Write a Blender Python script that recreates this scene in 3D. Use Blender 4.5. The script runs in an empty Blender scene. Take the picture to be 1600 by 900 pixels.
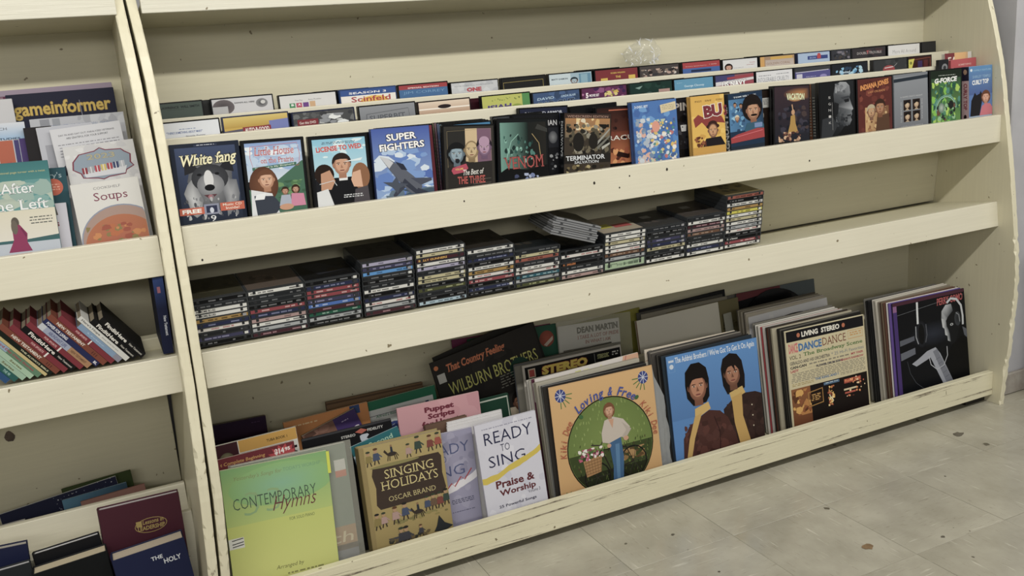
import bpy, bmesh, math, random
from mathutils import Matrix, Vector
from mathutils.geometry import tessellate_polygon

sc = bpy.context.scene
COL = sc.collection
# ---------------------------------------------------------------- camera, light, exposure
cam = bpy.data.objects.new('camera', bpy.data.cameras.new('camera'))
COL.objects.link(cam)
cam.data.sensor_width = 36.0
cam.data.lens = 33.187
cam.data.clip_start = 0.02
cam.location = (-0.18509, -1.96776, 1.20071)
cam.rotation_euler = (1.3275, 0.0741, -0.44613)
sc.camera = cam

world = bpy.data.worlds.new('room_air'); sc.world = world; world.use_nodes = True
bgn = world.node_tree.nodes['Background']
bgn.inputs[0].default_value = (1.0, 0.97, 0.92, 1); bgn.inputs[1].default_value = 0.24

def area(name, loc, look, sx, sy, power, col=(1, 0.97, 0.9)):
    l = bpy.data.lights.new(name, 'AREA'); l.shape = 'RECTANGLE'; l.size = sx; l.size_y = sy
    l.energy = power; l.color = col
    o = bpy.data.objects.new(name, l); COL.objects.link(o); o.location = loc
    d = Vector(look) - Vector(loc); o.rotation_euler = d.to_track_quat('-Z', 'Y').to_euler()
    return o
area('fluorescent_row_near', (0.9, -1.46, 2.25), (0.9, 0.1, 0.7), 5.6, 0.07, 69)
area('fluorescent_row_far', (-1.6, -6.2, 2.6), (1.6, 0.1, 0.7), 7.0, 0.4, 92)

vs = sc.view_settings
sc.display_settings.display_device = 'sRGB'
vs.view_transform = 'Standard'; vs.look = 'None'; vs.gamma = 1.0; vs.use_curve_mapping = False
vs.exposure = 0.0

# ---------------------------------------------------------------- small helpers
def lin(c):
    return c / 12.92 if c <= 0.04045 else ((c + 0.055) / 1.055) ** 2.4
HC = {}
def hx(s):
    if not isinstance(s, str): return s
    if s not in HC:
        HC[s] = tuple(lin(int(s[i:i + 2], 16) / 255) for i in (0, 2, 4)) + (1.0,)
    return HC[s]

def nodes(name):
    m = bpy.data.materials.new(name); m.use_nodes = True
    nt = m.node_tree; b = nt.nodes['Principled BSDF']
    return m, nt, b
def link(nt, a, b): nt.links.new(a, b)
def noise(nt, scale, detail=4, rough=0.5, vec=None, dist=0.0):
    n = nt.nodes.new('ShaderNodeTexNoise'); n.inputs['Scale'].default_value = scale
    n.inputs['Detail'].default_value = detail; n.inputs['Roughness'].default_value = rough
    n.inputs['Distortion'].default_value = dist
    if vec is not None: link(nt, vec, n.inputs['Vector'])
    return n
def mapping(nt, src, scale=(1, 1, 1), rot=(0, 0, 0)):
    mp = nt.nodes.new('ShaderNodeMapping'); mp.inputs['Scale'].default_value = scale
    mp.inputs['Rotation'].default_value = rot
    link(nt, src, mp.inputs['Vector']); return mp.outputs['Vector']
def ramp(nt, fac, stops):
    r = nt.nodes.new('ShaderNodeValToRGB'); cr = r.color_ramp
    while len(cr.elements) < len(stops): cr.elements.new(0.5)
    for e, (p, c) in zip(cr.elements, stops): e.position = p; e.color = hx(c)
    link(nt, fac, r.inputs[0]); return r.outputs[0]
def mix(nt, fac, a, b, mode='MIX'):
    n = nt.nodes.new('ShaderNodeMix'); n.data_type = 'RGBA'; n.blend_type = mode
    for sock, v in ((n.inputs[0], fac), (n.inputs[6], a), (n.inputs[7], b)):
        if hasattr(v, 'is_output'): link(nt, v, sock)
        elif isinstance(v, (int, float)): sock.default_value = v
        else: sock.default_value = hx(v)
    return n.outputs[2]
def bump(nt, b, h, strength, dist=0.001):
    n = nt.nodes.new('ShaderNodeBump'); n.inputs['Strength'].default_value = strength
    n.inputs['Distance'].default_value = dist
    link(nt, h, n.inputs['Height']); link(nt, n.outputs[0], b.inputs['Normal'])

M = {}
def vmat(name, rough, coat=0.0, bumpscale=0, bstr=0.1, mottle=0.0, spec=0.5, sat=0.86, val=0.84):
    m, nt, b = nodes(name)
    a = nt.nodes.new('ShaderNodeAttribute'); a.attribute_name = 'Col'
    tc = nt.nodes.new('ShaderNodeTexCoord')
    hs = nt.nodes.new('ShaderNodeHueSaturation'); hs.inputs['Saturation'].default_value = sat; hs.inputs['Value'].default_value = val
    link(nt, a.outputs['Color'], hs.inputs['Color']); c = hs.outputs['Color']
    if mottle:
        n = noise(nt, 90, 5, 0.7, tc.outputs['Object'])
        c = mix(nt, mottle, c, ramp(nt, n.outputs[0], [(0.3, '303030'), (0.7, 'f4f4f4')]), 'OVERLAY')
    link(nt, c, b.inputs['Base Color'])
    b.inputs['Roughness'].default_value = rough
    b.inputs['Coat Weight'].default_value = coat; b.inputs['Coat Roughness'].default_value = 0.12
    b.inputs['Specular IOR Level'].default_value = spec
    if bumpscale:
        n = noise(nt, bumpscale, 2, 0.5, mapping(nt, tc.outputs['Object'], (1, 1, 0.35)))
        bump(nt, b, n.outputs[0], bstr, 0.002)
    M[name] = m; return m
vmat('wrapped_print', 0.3, 0.12, 28, 0.3, 0.0, 0.2)
vmat('card_print', 0.5, 0.0, 18, 0.12, 0.0, 0.16)
vmat('mottled_print', 0.45, 0.0, 0, 0, 0.85)
vmat('case_plastic', 0.25, 0.0, 30, 0.1, 0.0, 0.3)
vmat('card', 0.6, 0.0, 60, 0.15, 0.0, 0.25)
vmat('cloth_board', 0.62, 0.0, 900, 0.25, 0.0, 0.3)

def paper_mat():
    m, nt, b = nodes('page_edges')
    a = nt.nodes.new('ShaderNodeAttribute'); a.attribute_name = 'Col'
    tc = nt.nodes.new('ShaderNodeTexCoord')
    n = noise(nt, 1.0, 3, 0.6, mapping(nt, tc.outputs['Object'], (4, 2600, 4)))
    c = mix(nt, 0.5, a.outputs['Color'], ramp(nt, n.outputs[0], [(0.3, '8c8474'), (0.6, 'ffffff')]), 'MULTIPLY')
    link(nt, c, b.inputs['Base Color']); b.inputs['Roughness'].default_value = 0.75
    bump(nt, b, n.outputs[0], 0.3, 0.0006)
    M['page_edges'] = m
paper_mat()

def clear_mat(name, tint, alpha, rough=0.12, bs=40, bst=0.5):
    m, nt, b = nodes(name)
    b.inputs['Base Color'].default_value = hx(tint); b.inputs['Roughness'].default_value = rough
    b.inputs['Alpha'].default_value = alpha; b.inputs['Specular IOR Level'].default_value = 0.9
    tc = nt.nodes.new('ShaderNodeTexCoord')
    n = noise(nt, bs, 3, 0.6, tc.outputs['Object'])
    bump(nt, b, n.outputs[0], bst, 0.003)
    M[name] = m
clear_mat('clear_jewel', '5c5f62', 0.62, 0.16, 30, 0.05)
clear_mat('clear_film', 'c8c8bc', 0.2, 0.08, 60, 0.8)
clear_mat('clear_sleeve', 'c9cdcf', 0.42, 0.2, 22, 0.5)

def paint(name, base, dark, wear, axis=(1, 1, 1), grain=0.15, rough=0.36):
    m, nt, b = nodes(name)
    tc = nt.nodes.new('ShaderNodeTexCoord'); o = tc.outputs['Object']
    n1 = noise(nt, 3.0, 3, 0.5, o)
    c = mix(nt, n1.outputs[0], base, dark)
    g = noise(nt, 1.0, 5, 0.65, mapping(nt, o, axis))
    c = mix(nt, 0.055, c, ramp(nt, g.outputs[0], [(0.35, '6f6450'), (0.65, 'ffffff')]), 'MULTIPLY')
    if wear:
        w1 = noise(nt, 1.0, 6, 0.72, mapping(nt, o, wear[1]), 0.6)
        mask = ramp(nt, w1.outputs[0], [(wear[0], '000000'), (wear[0] + 0.035, 'ffffff')])
        n2 = noise(nt, 60, 3, 0.6, o)
        dirt = ramp(nt, n2.outputs[0], [(0.35, '5d5548'), (0.65, 'a69d88')])
        c = mix(nt, mask, c, dirt)
    n3 = noise(nt, 55, 2, 0.5, o)
    spots = ramp(nt, n3.outputs[0], [(0.735, '000000'), (0.76, 'ffffff')])
    c = mix(nt, spots, c, '7d735c')
    link(nt, c, b.inputs['Base Color'])
    b.inputs['Roughness'].default_value = rough
    bump(nt, b, g.outputs[0], grain, 0.0015)
    M[name] = m
GX = (5, 120, 160)
paint('cream_paint', 'dcd8c6', 'd2cdb9', None, GX, 0.2)
paint('cream_panel', 'd4cfb8', 'c8c2a8', None, (160, 160, 5), 0.12)
paint('cream_edge', 'ded9c2', 'd3cdb2', (0.64, (30, 30, 7)), (120, 120, 6), 0.25)
paint('cream_kick', 'ded9c0', 'd5cfb2', (0.57, (1.6, 30, 75)), GX, 0.4)
paint('cream_top', 'd9d7ca', 'cbc8b8', (0.72, (12, 60, 60)), (7, 160, 200), 0.6)
paint('cream_inner', 'cec9b2', 'c4bfa6', None, GX, 0.1, 0.5)

def floor_mat():
    m, nt, b = nodes('vinyl_tile')
    tc = nt.nodes.new('ShaderNodeTexCoord'); oi = nt.nodes.new('ShaderNodeObjectInfo')
    ad = nt.nodes.new('ShaderNodeVectorMath'); ad.operation = 'ADD'
    sc_ = nt.nodes.new('ShaderNodeVectorMath'); sc_.operation = 'SCALE'; sc_.inputs[0].default_value = (9, 7, 5)
    link(nt, oi.outputs['Random'], sc_.inputs['Scale'])
    link(nt, tc.outputs['Object'], ad.inputs[0]); link(nt, sc_.outputs[0], ad.inputs[1])
    v = ad.outputs[0]
    base = mix(nt, oi.outputs['Random'], 'b1ad9e', 'b8b4a5')
    n0 = noise(nt, 7, 4, 0.6, v)
    base = mix(nt, 0.35, base, ramp(nt, n0.outputs[0], [(0.3, '8f8b7d'), (0.7, 'ffffff')]), 'MULTIPLY')
    l = noise(nt, 1, 3, 0.55, mapping(nt, v, (11, 130, 1)))
    base = mix(nt, ramp(nt, l.outputs[0], [(0.64, '000000'), (0.74, 'ffffff')]), base, 'c8c4b5')
    d = noise(nt, 1, 5, 0.7, mapping(nt, v, (24, 190, 3)))
    base = mix(nt, ramp(nt, d.outputs[0], [(0.6, '000000'), (0.69, 'c0c0c0')]), base, '827d6e')
    s = noise(nt, 26, 2, 0.5, v)
    base = mix(nt, ramp(nt, s.outputs[0], [(0.745, '000000'), (0.76, 'ffffff')]), base, '5f5a4e')
    link(nt, base, b.inputs['Base Color'])
    r = ramp(nt, n0.outputs[0], [(0.3, '707070'), (0.7, '8c8c8c')]); link(nt, r, b.inputs['Roughness'])
    bump(nt, b, n0.outputs[0], 0.15, 0.001)
    M['vinyl_tile'] = m
floor_mat()
def plain(name, col, rough=0.6, sc1=12, amt=0.25, col2='808080', bst=0.1):
    m, nt, b = nodes(name)
    tc = nt.nodes.new('ShaderNodeTexCoord'); n = noise(nt, sc1, 5, 0.6, tc.outputs['Object'])
    c = mix(nt, amt, col, ramp(nt, n.outputs[0], [(0.3, col2), (0.7, 'ffffff')]), 'MULTIPLY')
    link(nt, c, b.inputs['Base Color']); b.inputs['Roughness'].default_value = rough
    bump(nt, b, n.outputs[0], bst, 0.001); M[name] = m
plain('wall_paint', 'b3b3b8', 0.6, 6, 0.2)
plain('baseboard_paint', 'a5a19a', 0.55, 14, 0.6, '8a6f5c')
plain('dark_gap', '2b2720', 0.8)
plain('subfloor', '4b483f', 0.8)
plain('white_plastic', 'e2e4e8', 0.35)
plain('brown_stain', '9a7f5f', 0.5, 40, 0.6)
plain('knot', '5c4c42', 0.6, 60, 0.7)
plain('grey_stain', '6c665a', 0.5, 40, 0.6)

# mesh collector with a colour per vertex
class MB:
    def __init__(s): s.v = []; s.f = []; s.c = []; s.m = []; s.mats = []; s.sm = False
    def mi(s, m):
        if m not in s.mats: s.mats.append(m)
        return s.mats.index(m)
    def add(s, vs_, fs, col, m):
        k = len(s.v); s.v += [tuple(v) for v in vs_]; i = s.mi(m)
        c = hx(col) if not isinstance(col, list) else None
        s.c += [c] * len(vs_) if c else [hx(q) for q in col]
        for f in fs: s.f.append(tuple(k + a for a in f)); s.m.append(i)
    def box(s, a, b, col='ffffff', m='card', ch=0.0, faces=None):
        x0, y0, z0 = a; x1, y1, z1 = b
        if ch <= 0:
            vs_ = [(x0, y0, z0), (x1, y0, z0), (x1, y1, z0), (x0, y1, z0), (x0, y0, z1), (x1, y0, z1), (x1, y1, z1), (x0, y1, z1)]
            s.add(vs_, [(0, 3, 2, 1), (4, 5, 6, 7), (0, 1, 5, 4), (1, 2, 6, 5), (2, 3, 7, 6), (3, 0, 4, 7)], col, m); return
        bm = bmesh.new(); bmesh.ops.create_cube(bm, size=1)
        for v in bm.verts:
            v.co = Vector(((x0 + x1) / 2 + v.co.x * (x1 - x0), (y0 + y1) / 2 + v.co.y * (y1 - y0), (z0 + z1) / 2 + v.co.z * (z1 - z0)))
        bmesh.ops.bevel(bm, geom=bm.edges[:], offset=ch, segments=1, affect='EDGES')
        bm.verts.index_update()
        s.add([v.co[:] for v in bm.verts], [[v.index for v in f.verts] for f in bm.faces], col, m); bm.free()
    def prism(s, pts, axis, a, b, col='ffffff', m='card'):
        # pts in the two other axes, extruded along axis from a to b
        def P(p, t):
            if axis == 0: return (t, p[0], p[1])
            if axis == 1: return (p[0], t, p[1])
            return (p[0], p[1], t)
        n = len(pts); vs_ = [P(p, a) for p in pts] + [P(p, b) for p in pts]
        fs = [(i, (i + 1) % n, n + (i + 1) % n, n + i) for i in range(n)]
        for t in tessellate_polygon([[Vector((p[0], p[1], 0)) for p in pts]]):
            fs.append(tuple(t)); fs.append(tuple(n + q for q in reversed(t)))
        s.add(vs_, fs, col, m)
    def mesh(s, name):
        me = bpy.data.meshes.new(name); me.from_pydata(s.v, [], s.f)
        for mn in s.mats: me.materials.append(M[mn])
        me.polygons.foreach_set('material_index', s.m)
        ca = me.color_attributes.new('Col', 'FLOAT_COLOR', 'POINT')
        ca.data.foreach_set('color', [x for c in s.c for x in c])
        me.update(); return me
    def build(s, name, parent=None, fix=True):
        me = s.mesh(name)
        if fix:
            bm = bmesh.new(); bm.from_mesh(me); bmesh.ops.recalc_face_normals(bm, faces=bm.faces[:]); bm.to_mesh(me); bm.free()
        o = bpy.data.objects.new(name, me); COL.objects.link(o)
        if parent is not None: o.parent = parent
        return o

LABELS = {}
def tag(o, label, cat, group=None, share=False):
    o['label'] = label; o['category'] = cat
    if group: o['group'] = group
    if len(label.split()) > 16: print('LONG LABEL', label)
    if label in LABELS and not (share and LABELS[label] == group): print('DUPLICATE LABEL', label)
    LABELS[label] = group
    return o
def empty(name, mat=None):
    o = bpy.data.objects.new(name, None); o.empty_display_size = 0.02; COL.objects.link(o)
    if mat is not None: o.matrix_world = mat
    return o

# ---------------------------------------------------------------- lettering
GC = {}
def glyphs(txt, bold):
    k = (txt, bold)
    if k in GC: return GC[k]
    cu = bpy.data.curves.new('t', 'FONT'); cu.body = txt; cu.resolution_u = 2; cu.offset = bold; cu.fill_mode = 'FRONT'
    ob = bpy.data.objects.new('t', cu)
    me = bpy.data.meshes.new_from_object(ob)
    vs_ = [(v.co.x, v.co.y) for v in me.vertices]; fs = [tuple(p.vertices) for p in me.polygons]
    bpy.data.objects.remove(ob); bpy.data.curves.remove(cu); bpy.data.meshes.remove(me)
    if not vs_: vs_ = [(0, 0), (1, 0), (1, 1)]; fs = [(0, 1, 2)]
    xs = [v[0] for v in vs_]; ys = [v[1] for v in vs_]
    GC[k] = (vs_, fs, min(xs), max(xs), min(ys), max(ys)); return GC[k]

def serifs(vs_, fs, y, sgn):
    seen = set(); out = []
    for f in fs:
        for a, b in zip(f, f[1:] + f[:1]):
            p, q = vs_[a], vs_[b]
            if abs(p[1] - y) < 0.004 and abs(q[1] - y) < 0.004 and 0.04 < abs(p[0] - q[0]) < 0.2:
                k = (round(min(p[0], q[0]), 3), round(max(p[0], q[0]), 3))
                if k not in seen: seen.add(k); out.append((k[0] - 0.08, k[1] + 0.08))
    return [[(a, y), (b, y), (b, y + sgn * 0.048), (a, y + sgn * 0.048)] for a, b in out]
def serif_glyphs(txt, bold):
    k = (txt, bold, 's')
    if k in GC: return GC[k]
    vs_, fs, x0, x1, y0, y1 = glyphs(txt, bold); vs_ = list(vs_); fs = list(fs); F0 = list(fs)
    base = [v[1] for v in glyphs('H', bold)[0]]; lo, hi = min(base), max(base); xh = max(v[1] for v in glyphs('x', bold)[0])
    for y, sg in ((lo, 1), (hi, -1), (xh, -1)):
        for q in serifs(vs_, F0, y, sg):
            b = len(vs_); vs_ += q; fs.append((b, b + 1, b + 2, b + 3) if sg > 0 else (b + 3, b + 2, b + 1, b))
    xs = [v[0] for v in vs_]; GC[k] = (vs_, fs, min(xs), max(xs), y0, y1); return GC[k]

class Art:
    """flat print on a cover: u 0..1 across, v 0..ar down from the top edge"""
    def __init__(s, W, H, mat='card_print', vs=1.0):
        s.vs = vs; s.W = W; s.H = H; s.ar = H / W / vs; s.mb = MB(); s.k = 1; s.mat = mat
    def at(s, u, v): return (u * s.W, -0.00012 - s.k * 0.000012, s.H - v * s.W * s.vs)
    def raw(s, pts, fs, col, mat=None):
        s.mb.add([s.at(min(max(u, 0), 1), min(max(v, 0), s.ar)) for u, v in pts], fs, col, mat or s.mat); s.k += 1
    def P(s, pts, col, mat=None):
        t = tessellate_polygon([[Vector((p[0], -p[1], 0)) for p in pts]])
        s.raw(pts, [tuple(x) for x in t], col, mat)
    def R(s, u0, v0, u1, v1, col, mat=None):
        s.raw([(u0, v1), (u1, v1), (u1, v0), (u0, v0)], [(0, 1, 2, 3)], col, mat)
    def G(s, u0, v0, u1, v1, top, bot, mat=None):
        s.raw([(u0, v1), (u1, v1), (u1, v0), (u0, v0)], [(0, 1, 2, 3)], [bot, bot, top, top], mat)
    def GH(s, u0, v0, u1, v1, a, b, mat=None):
        s.raw([(u0, v1), (u1, v1), (u1, v0), (u0, v0)], [(0, 1, 2, 3)], [a, b, b, a], mat)
    def E(s, cu, cv, ru, rv, col, edge=None, n=22, rot=0, mat=None):
        ca, sa = math.cos(rot), math.sin(rot)
        pts = [(cu, cv)] + [(cu + ru * math.cos(a) * ca - rv * math.sin(a) * sa, cv + ru * math.cos(a) * sa + rv * math.sin(a) * ca) for a in [6.28318 * i / n for i in range(n)]]
        s.raw(pts, [(0, 1 + (i + 1) % n, 1 + i) for i in range(n)], [col] + [edge or col] * n, mat)
    def B(s, cu, cv, r, col, seed, rv=None, edge=None, n=9, mat=None):
        rnd = random.Random(seed); rv = rv or r
        pts = [(cu, cv)]
        for i in range(n):
            a = 6.28318 * i / n; q = 0.6 + 0.6 * rnd.random(); pts.append((cu + r * q * math.cos(a), cv + rv * q * math.sin(a)))
        s.raw(pts, [(0, 1 + (i + 1) % n, 1 + i) for i in range(n)], [col] + [edge or col] * n, mat)
    def M(s, u0, v0, u1, v1, n, size, cols, seed=1, stretch=1.0, mat=None):
        rnd = random.Random(seed); vs_ = []; fs = []; cs = []
        for i in range(n):
            cu = rnd.uniform(u0, u1); cv = rnd.uniform(v0, v1); r = size * rnd.uniform(0.4, 1.2); c = rnd.choice(cols)
            b = len(vs_); m = 6; a0 = rnd.random() * 3
            for j in range(m):
                a = a0 + 6.28318 * j / m; q = rnd.uniform(0.6, 1.1)
                vs_.append((min(max(cu + r * stretch * q * math.cos(a), u0), u1), min(max(cv + r * q * math.sin(a), v0), v1)))
            fs.append(tuple(b + j for j in reversed(range(m)))); cs += [c] * m
        k0 = s.k
        pts = []
        for i, (u, v) in enumerate(vs_):
            s.k = k0 + (i // 6) * 0.15; pts.append(s.at(u, v))
        s.mb.add(pts, fs, cs, mat or s.mat); s.k = k0 + n * 0.15 + 1
    def S(s, pts, w, col, closed=False):
        if closed: pts = pts + [pts[0]]
        L = []
        for i, p in enumerate(pts):
            a = pts[max(i - 1, 0)]; b = pts[min(i + 1, len(pts) - 1)]
            if closed and i in (0, len(pts) - 1): a = pts[-2]; b = pts[1]
            dx, dy = b[0] - a[0], b[1] - a[1]; d = math.hypot(dx, dy) or 1
            L += [(p[0] - dy / d * w / 2, p[1] + dx / d * w / 2), (p[0] + dy / d * w / 2, p[1] - dx / d * w / 2)]
        s.raw(L, [(2 * i, 2 * i + 2, 2 * i + 3, 2 * i + 1) for i in range(len(pts) - 1)], col)
    def T(s, txt, u, v, w, h, col, bold=0.0, shear=0.0, rot=0.0, out=None, outw=0.03, arc=0.0, serif=False):
        """text fitted in the box with lower left (u,v), width w, height h"""
        glf = serif_glyphs if serif else glyphs
        g0 = glf(txt, bold)
        for lay in ((1, 0) if out else (0,)):
            vs_, fs, x0, x1, y0, y1 = glf(txt, bold + outw) if lay else g0
            X0, X1, Y0, Y1 = g0[2:]
            ca, sa = math.cos(rot), math.sin(rot); pts = []
            for x, y in vs_:
                a = (x - X0) / max(X1 - X0, 1e-6) * w; b = (y - Y0) / max(Y1 - Y0, 1e-6) * h
                if arc: b += arc * (1 - ((a / w) * 2 - 1) ** 2)
                a += shear * b
                pts.append((u + a * ca - b * sa, v - (a * sa + b * ca)))
            s.mb.add([s.at(*p) for p in pts], fs, out if lay else col, s.mat); s.k += 1
    def arc_text(s, txt, cu, cv, R, a0, a1, h, col, bold=0.0, shear=0.0):
        n = len(txt)
        for i, ch in enumerate(txt):
            if ch == ' ': continue
            th = math.radians(a0 + (a1 - a0) * (i + .5) / n); step = abs(math.radians(a1 - a0)) * R / n
            x0, x1 = glyphs(ch, bold)[2:4]; y0, y1 = glyphs(ch, bold)[4:6]; k = h / .72
            wd = min((x1 - x0) * k, step * 1.0); rot = -(th + math.pi / 2); up = (y0) * k
            s.T(ch, cu + R * math.cos(th) - wd / 2 * math.cos(rot) - up * math.sin(rot) * 1, cv + R * math.sin(th) + wd / 2 * math.sin(rot) - up * math.cos(rot), wd, (y1 - y0) * k, col, bold, shear, rot)
    def L(s, u0, v0, u1, v1, rows, col, seed=3, fill=0.5):
        """rows of tiny unreadable print"""
        rnd = random.Random(seed); vs_ = []; fs = []
        dv = (v1 - v0) / rows
        for r in range(rows):
            u = u0 + rnd.uniform(0, 0.02)
            while u < u1 - 0.01:
                wd = min(rnd.uniform(0.015, 0.06), u1 - u); b = len(vs_)
                y = v0 + dv * r
                vs_ += [(u, y + dv * fill), (u + wd, y + dv * fill), (u + wd, y), (u, y)]
                fs.append((b, b + 1, b + 2, b + 3)); u += wd + rnd.uniform(0.008, 0.02)
        s.raw(vs_, fs, col)
    def face(s, cu, cv, r, skin='c99a78', hair='2a1c14', style='short', dark=None, tilt=0.0):
        """head of half-width r centred at cu,cv"""
        dk = dark or '7d5540'
        if style == 'long':
            s.E(cu, cv + r * 0.35, r * 1.35, r * 2.0, hair, rot=tilt)
        elif style == 'bob':
            s.E(cu, cv - r * 0.1, r * 1.32, r * 1.6, hair, rot=tilt)
        elif style == 'short':
            s.E(cu, cv - r * 0.35, r * 1.14, r * 1.25, hair, rot=tilt)
        s.R(cu - r * 0.45, cv + r * 0.7, cu + r * 0.45, cv + r * 1.7, dk)
        s.E(cu, cv, r * 0.94, r * 1.3, skin, dk, rot=tilt)
        s.E(cu, cv - r * 0.1, r * 0.72, r * 1.0, skin, skin, rot=tilt)
        for d in (-1, 1):
            s.E(cu + d * r * 0.38, cv - r * 0.12, r * 0.15, r * 0.065, 'd8ccbe')
            s.E(cu + d * r * 0.38, cv - r * 0.12, r * 0.075, r * 0.075, '201512')
            s.P([(cu + d * r * 0.18, cv - r * 0.33), (cu + d * r * 0.58, cv - r * 0.33), (cu + d * r * 0.64, cv - r * 0.24), (cu + d * r * 0.18, cv - r * 0.27)], hair)
            s.E(cu + d * r * 0.97, cv, r * 0.13, r * 0.27, dk)
        s.P([(cu - r * 0.05, cv - r * 0.1), (cu + r * 0.16, cv + r * 0.38), (cu - r * 0.16, cv + r * 0.38)], dk)
        s.E(cu, cv + r * 0.68, r * 0.3, r * 0.07, '7a3a34')
        if style != 'bald':
            s.P([(cu - r * 0.95, cv - r * 0.25), (cu - r * 0.8, cv - r * 1.1), (cu - r * 0.2, cv - r * 1.42), (cu + r * 0.5, cv - r * 1.35), (cu + r * 0.92, cv - r * 0.9), (cu + r * 0.95, cv - r * 0.3), (cu + r * 0.7, cv - r * 0.75), (cu - r * 0.1, cv - r * 0.8), (cu - r * 0.7, cv - r * 0.7)], hair)
    def done(s, name, parent, mtx=None):
        o = s.mb.build(name, parent, fix=False)
        if mtx is not None: o.matrix_local = mtx
        return o

# ---------------------------------------------------------------- frames for things standing and leaning in a bin
def frame(y0, z0, lean, x, b, roll=0.0, yaw=0.0):
    """lower-left front corner of a board leaning back by `lean`; x along the shelf, b up the leaning plane"""
    t = math.radians(lean); r = math.radians(roll)
    ex = Vector((1, 0, 0)); eu = Vector((0, math.sin(t), math.cos(t))); ed = Vector((0, math.cos(t), -math.sin(t)))
    right = ex * math.cos(r) + eu * math.sin(r); up = -ex * math.sin(r) + eu * math.cos(r)
    o = Vector((0, y0, z0)) + ex * x + eu * b
    m = Matrix(((right.x, ed.x, up.x, o.x), (right.y, ed.y, up.y, o.y), (right.z, ed.z, up.z, o.z), (0, 0, 0, 1)))
    if yaw: m = m @ Matrix.Rotation(math.radians(yaw), 4, 'Z')
    return m
def stand(y0, z0, lean, xTL, bTL, w, roll, h=None, yaw=0.0):
    """frame + height so that the board's lowest corner rests on the bin floor"""
    r = math.radians(roll)
    if h is None:
        low = bTL + (w * math.sin(r) if roll < 0 else 0)
        h = (low - 0.001) / math.cos(r)
    x = xTL + h * math.sin(r); b = bTL - h * math.cos(r)
    return frame(y0, z0, lean, x, b, roll, yaw), h

def settle(m, H, D):
    k = max(0.0, -m[2][1] * D) + 0.0004   # lift, so the back edge rests on the bin floor and does not sink in
    return m @ Matrix.Translation((0, 0, k)), H - k
def side_art(W, H):                       # print on the left side of a case: u runs from the back to the front
    a = Art(W, H, 'wrapped_print'); return a
def side_matrix(depth):
    # maps the art's x to local +y reversed, its -y to local -x
    return Matrix(((0, 1, 0, 0), (-1, 0, 0, depth), (0, 0, 1, 0), (0, 0, 0, 1)))

# ================================================================ STRUCTURE
exec_room = True
# floor with single vinyl tiles
fl = MB(); fl.box((-6, -9, -0.06), (9, 3, -0.007), m='subfloor')
floor = fl.build('floor'); floor['kind'] = 'structure'
tm = MB(); T_ = 0.2972
tm.box((-T_ / 2 + 0.0004, -T_ / 2 + 0.0004, -0.0055), (T_ / 2 - 0.0004, T_ / 2 - 0.0004, 0), m='vinyl_tile', ch=0.0006)
tile_me = tm.mesh('floor_tile')
def put_tile(cx, cy, odd, rnd):
    o = bpy.data.objects.new('floor_tile', tile_me); COL.objects.link(o); o.parent = floor
    o.location = (cx, cy, rnd.uniform(-0.0009, -0.0003)); o.rotation_euler = (0, 0, (math.pi / 2 if odd else 0) + rnd.choice((0, math.pi)))
rnd = random.Random(4)
for i in range(-4, 12):
    for j in range(-5, 2):
        cx = 0.855 + T_ * (i + 0.5); cy = 0.052 + T_ * (j + 0.5) - T_
        put_tile(cx, cy, (i + j) % 2 == 0, rnd)
far = MB()
for (x0, y0, x1, y1) in ((-6, -9, 9, 0.052 + T_ * -6), (-6, 0.052 + T_ * -6, 0.855 - 4 * T_, 0.052 + T_), (0.855 + 12 * T_, 0.052 + T_ * -6, 9, 0.052 + T_), (-6, 0.052 + T_, 9, 3)):
    far.box((x0, y0, -0.0055), (x1, y1, -0.0002), m='vinyl_tile')
fo = far.build('distant_tiles', floor); fo['kind'] = 'stuff'
for (x, y, r, mt, sd) in ((2.08, -0.13, 0.02, 'grey_stain', 2), (1.38, -0.46, 0.016, 'brown_stain', 5), (1.03, -0.16, 0.006, 'grey_stain', 7), (1.02, -0.36, 0.004, 'grey_stain', 8), (1.56, -0.52, 0.006, 'grey_stain', 9)):
    st = MB(); rr = random.Random(sd); n = 12
    pts = [(x + r * rr.uniform(0.6, 1.1) * math.cos(6.283 * k / n), y + r * 0.8 * rr.uniform(0.6, 1.1) * math.sin(6.283 * k / n)) for k in range(n)]
    st.prism(pts, 2, 0.0001, 0.0007, m=mt); st.build('floor_stain', floor)

# wall to the right of the shelves and wall behind them
w = MB(); w.box((2.43, 0.012, 0.0006), (6, 0.41, 3.2), m='wall_paint', ch=0.004); wr = w.build('wall_right'); wr['kind'] = 'structure'
w = MB(); w.box((-4, 0.42, 0.0006), (2.9, 0.5, 3.2), m='wall_paint'); wb = w.build('wall_back'); wb['kind'] = 'structure'
w = MB(); w.box((2.426, -0.002, 0.0006), (6, 0.0115, 0.072), m='baseboard_paint', ch=0.003); bb = w.build('baseboard_right'); bb['kind'] = 'structure'
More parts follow.
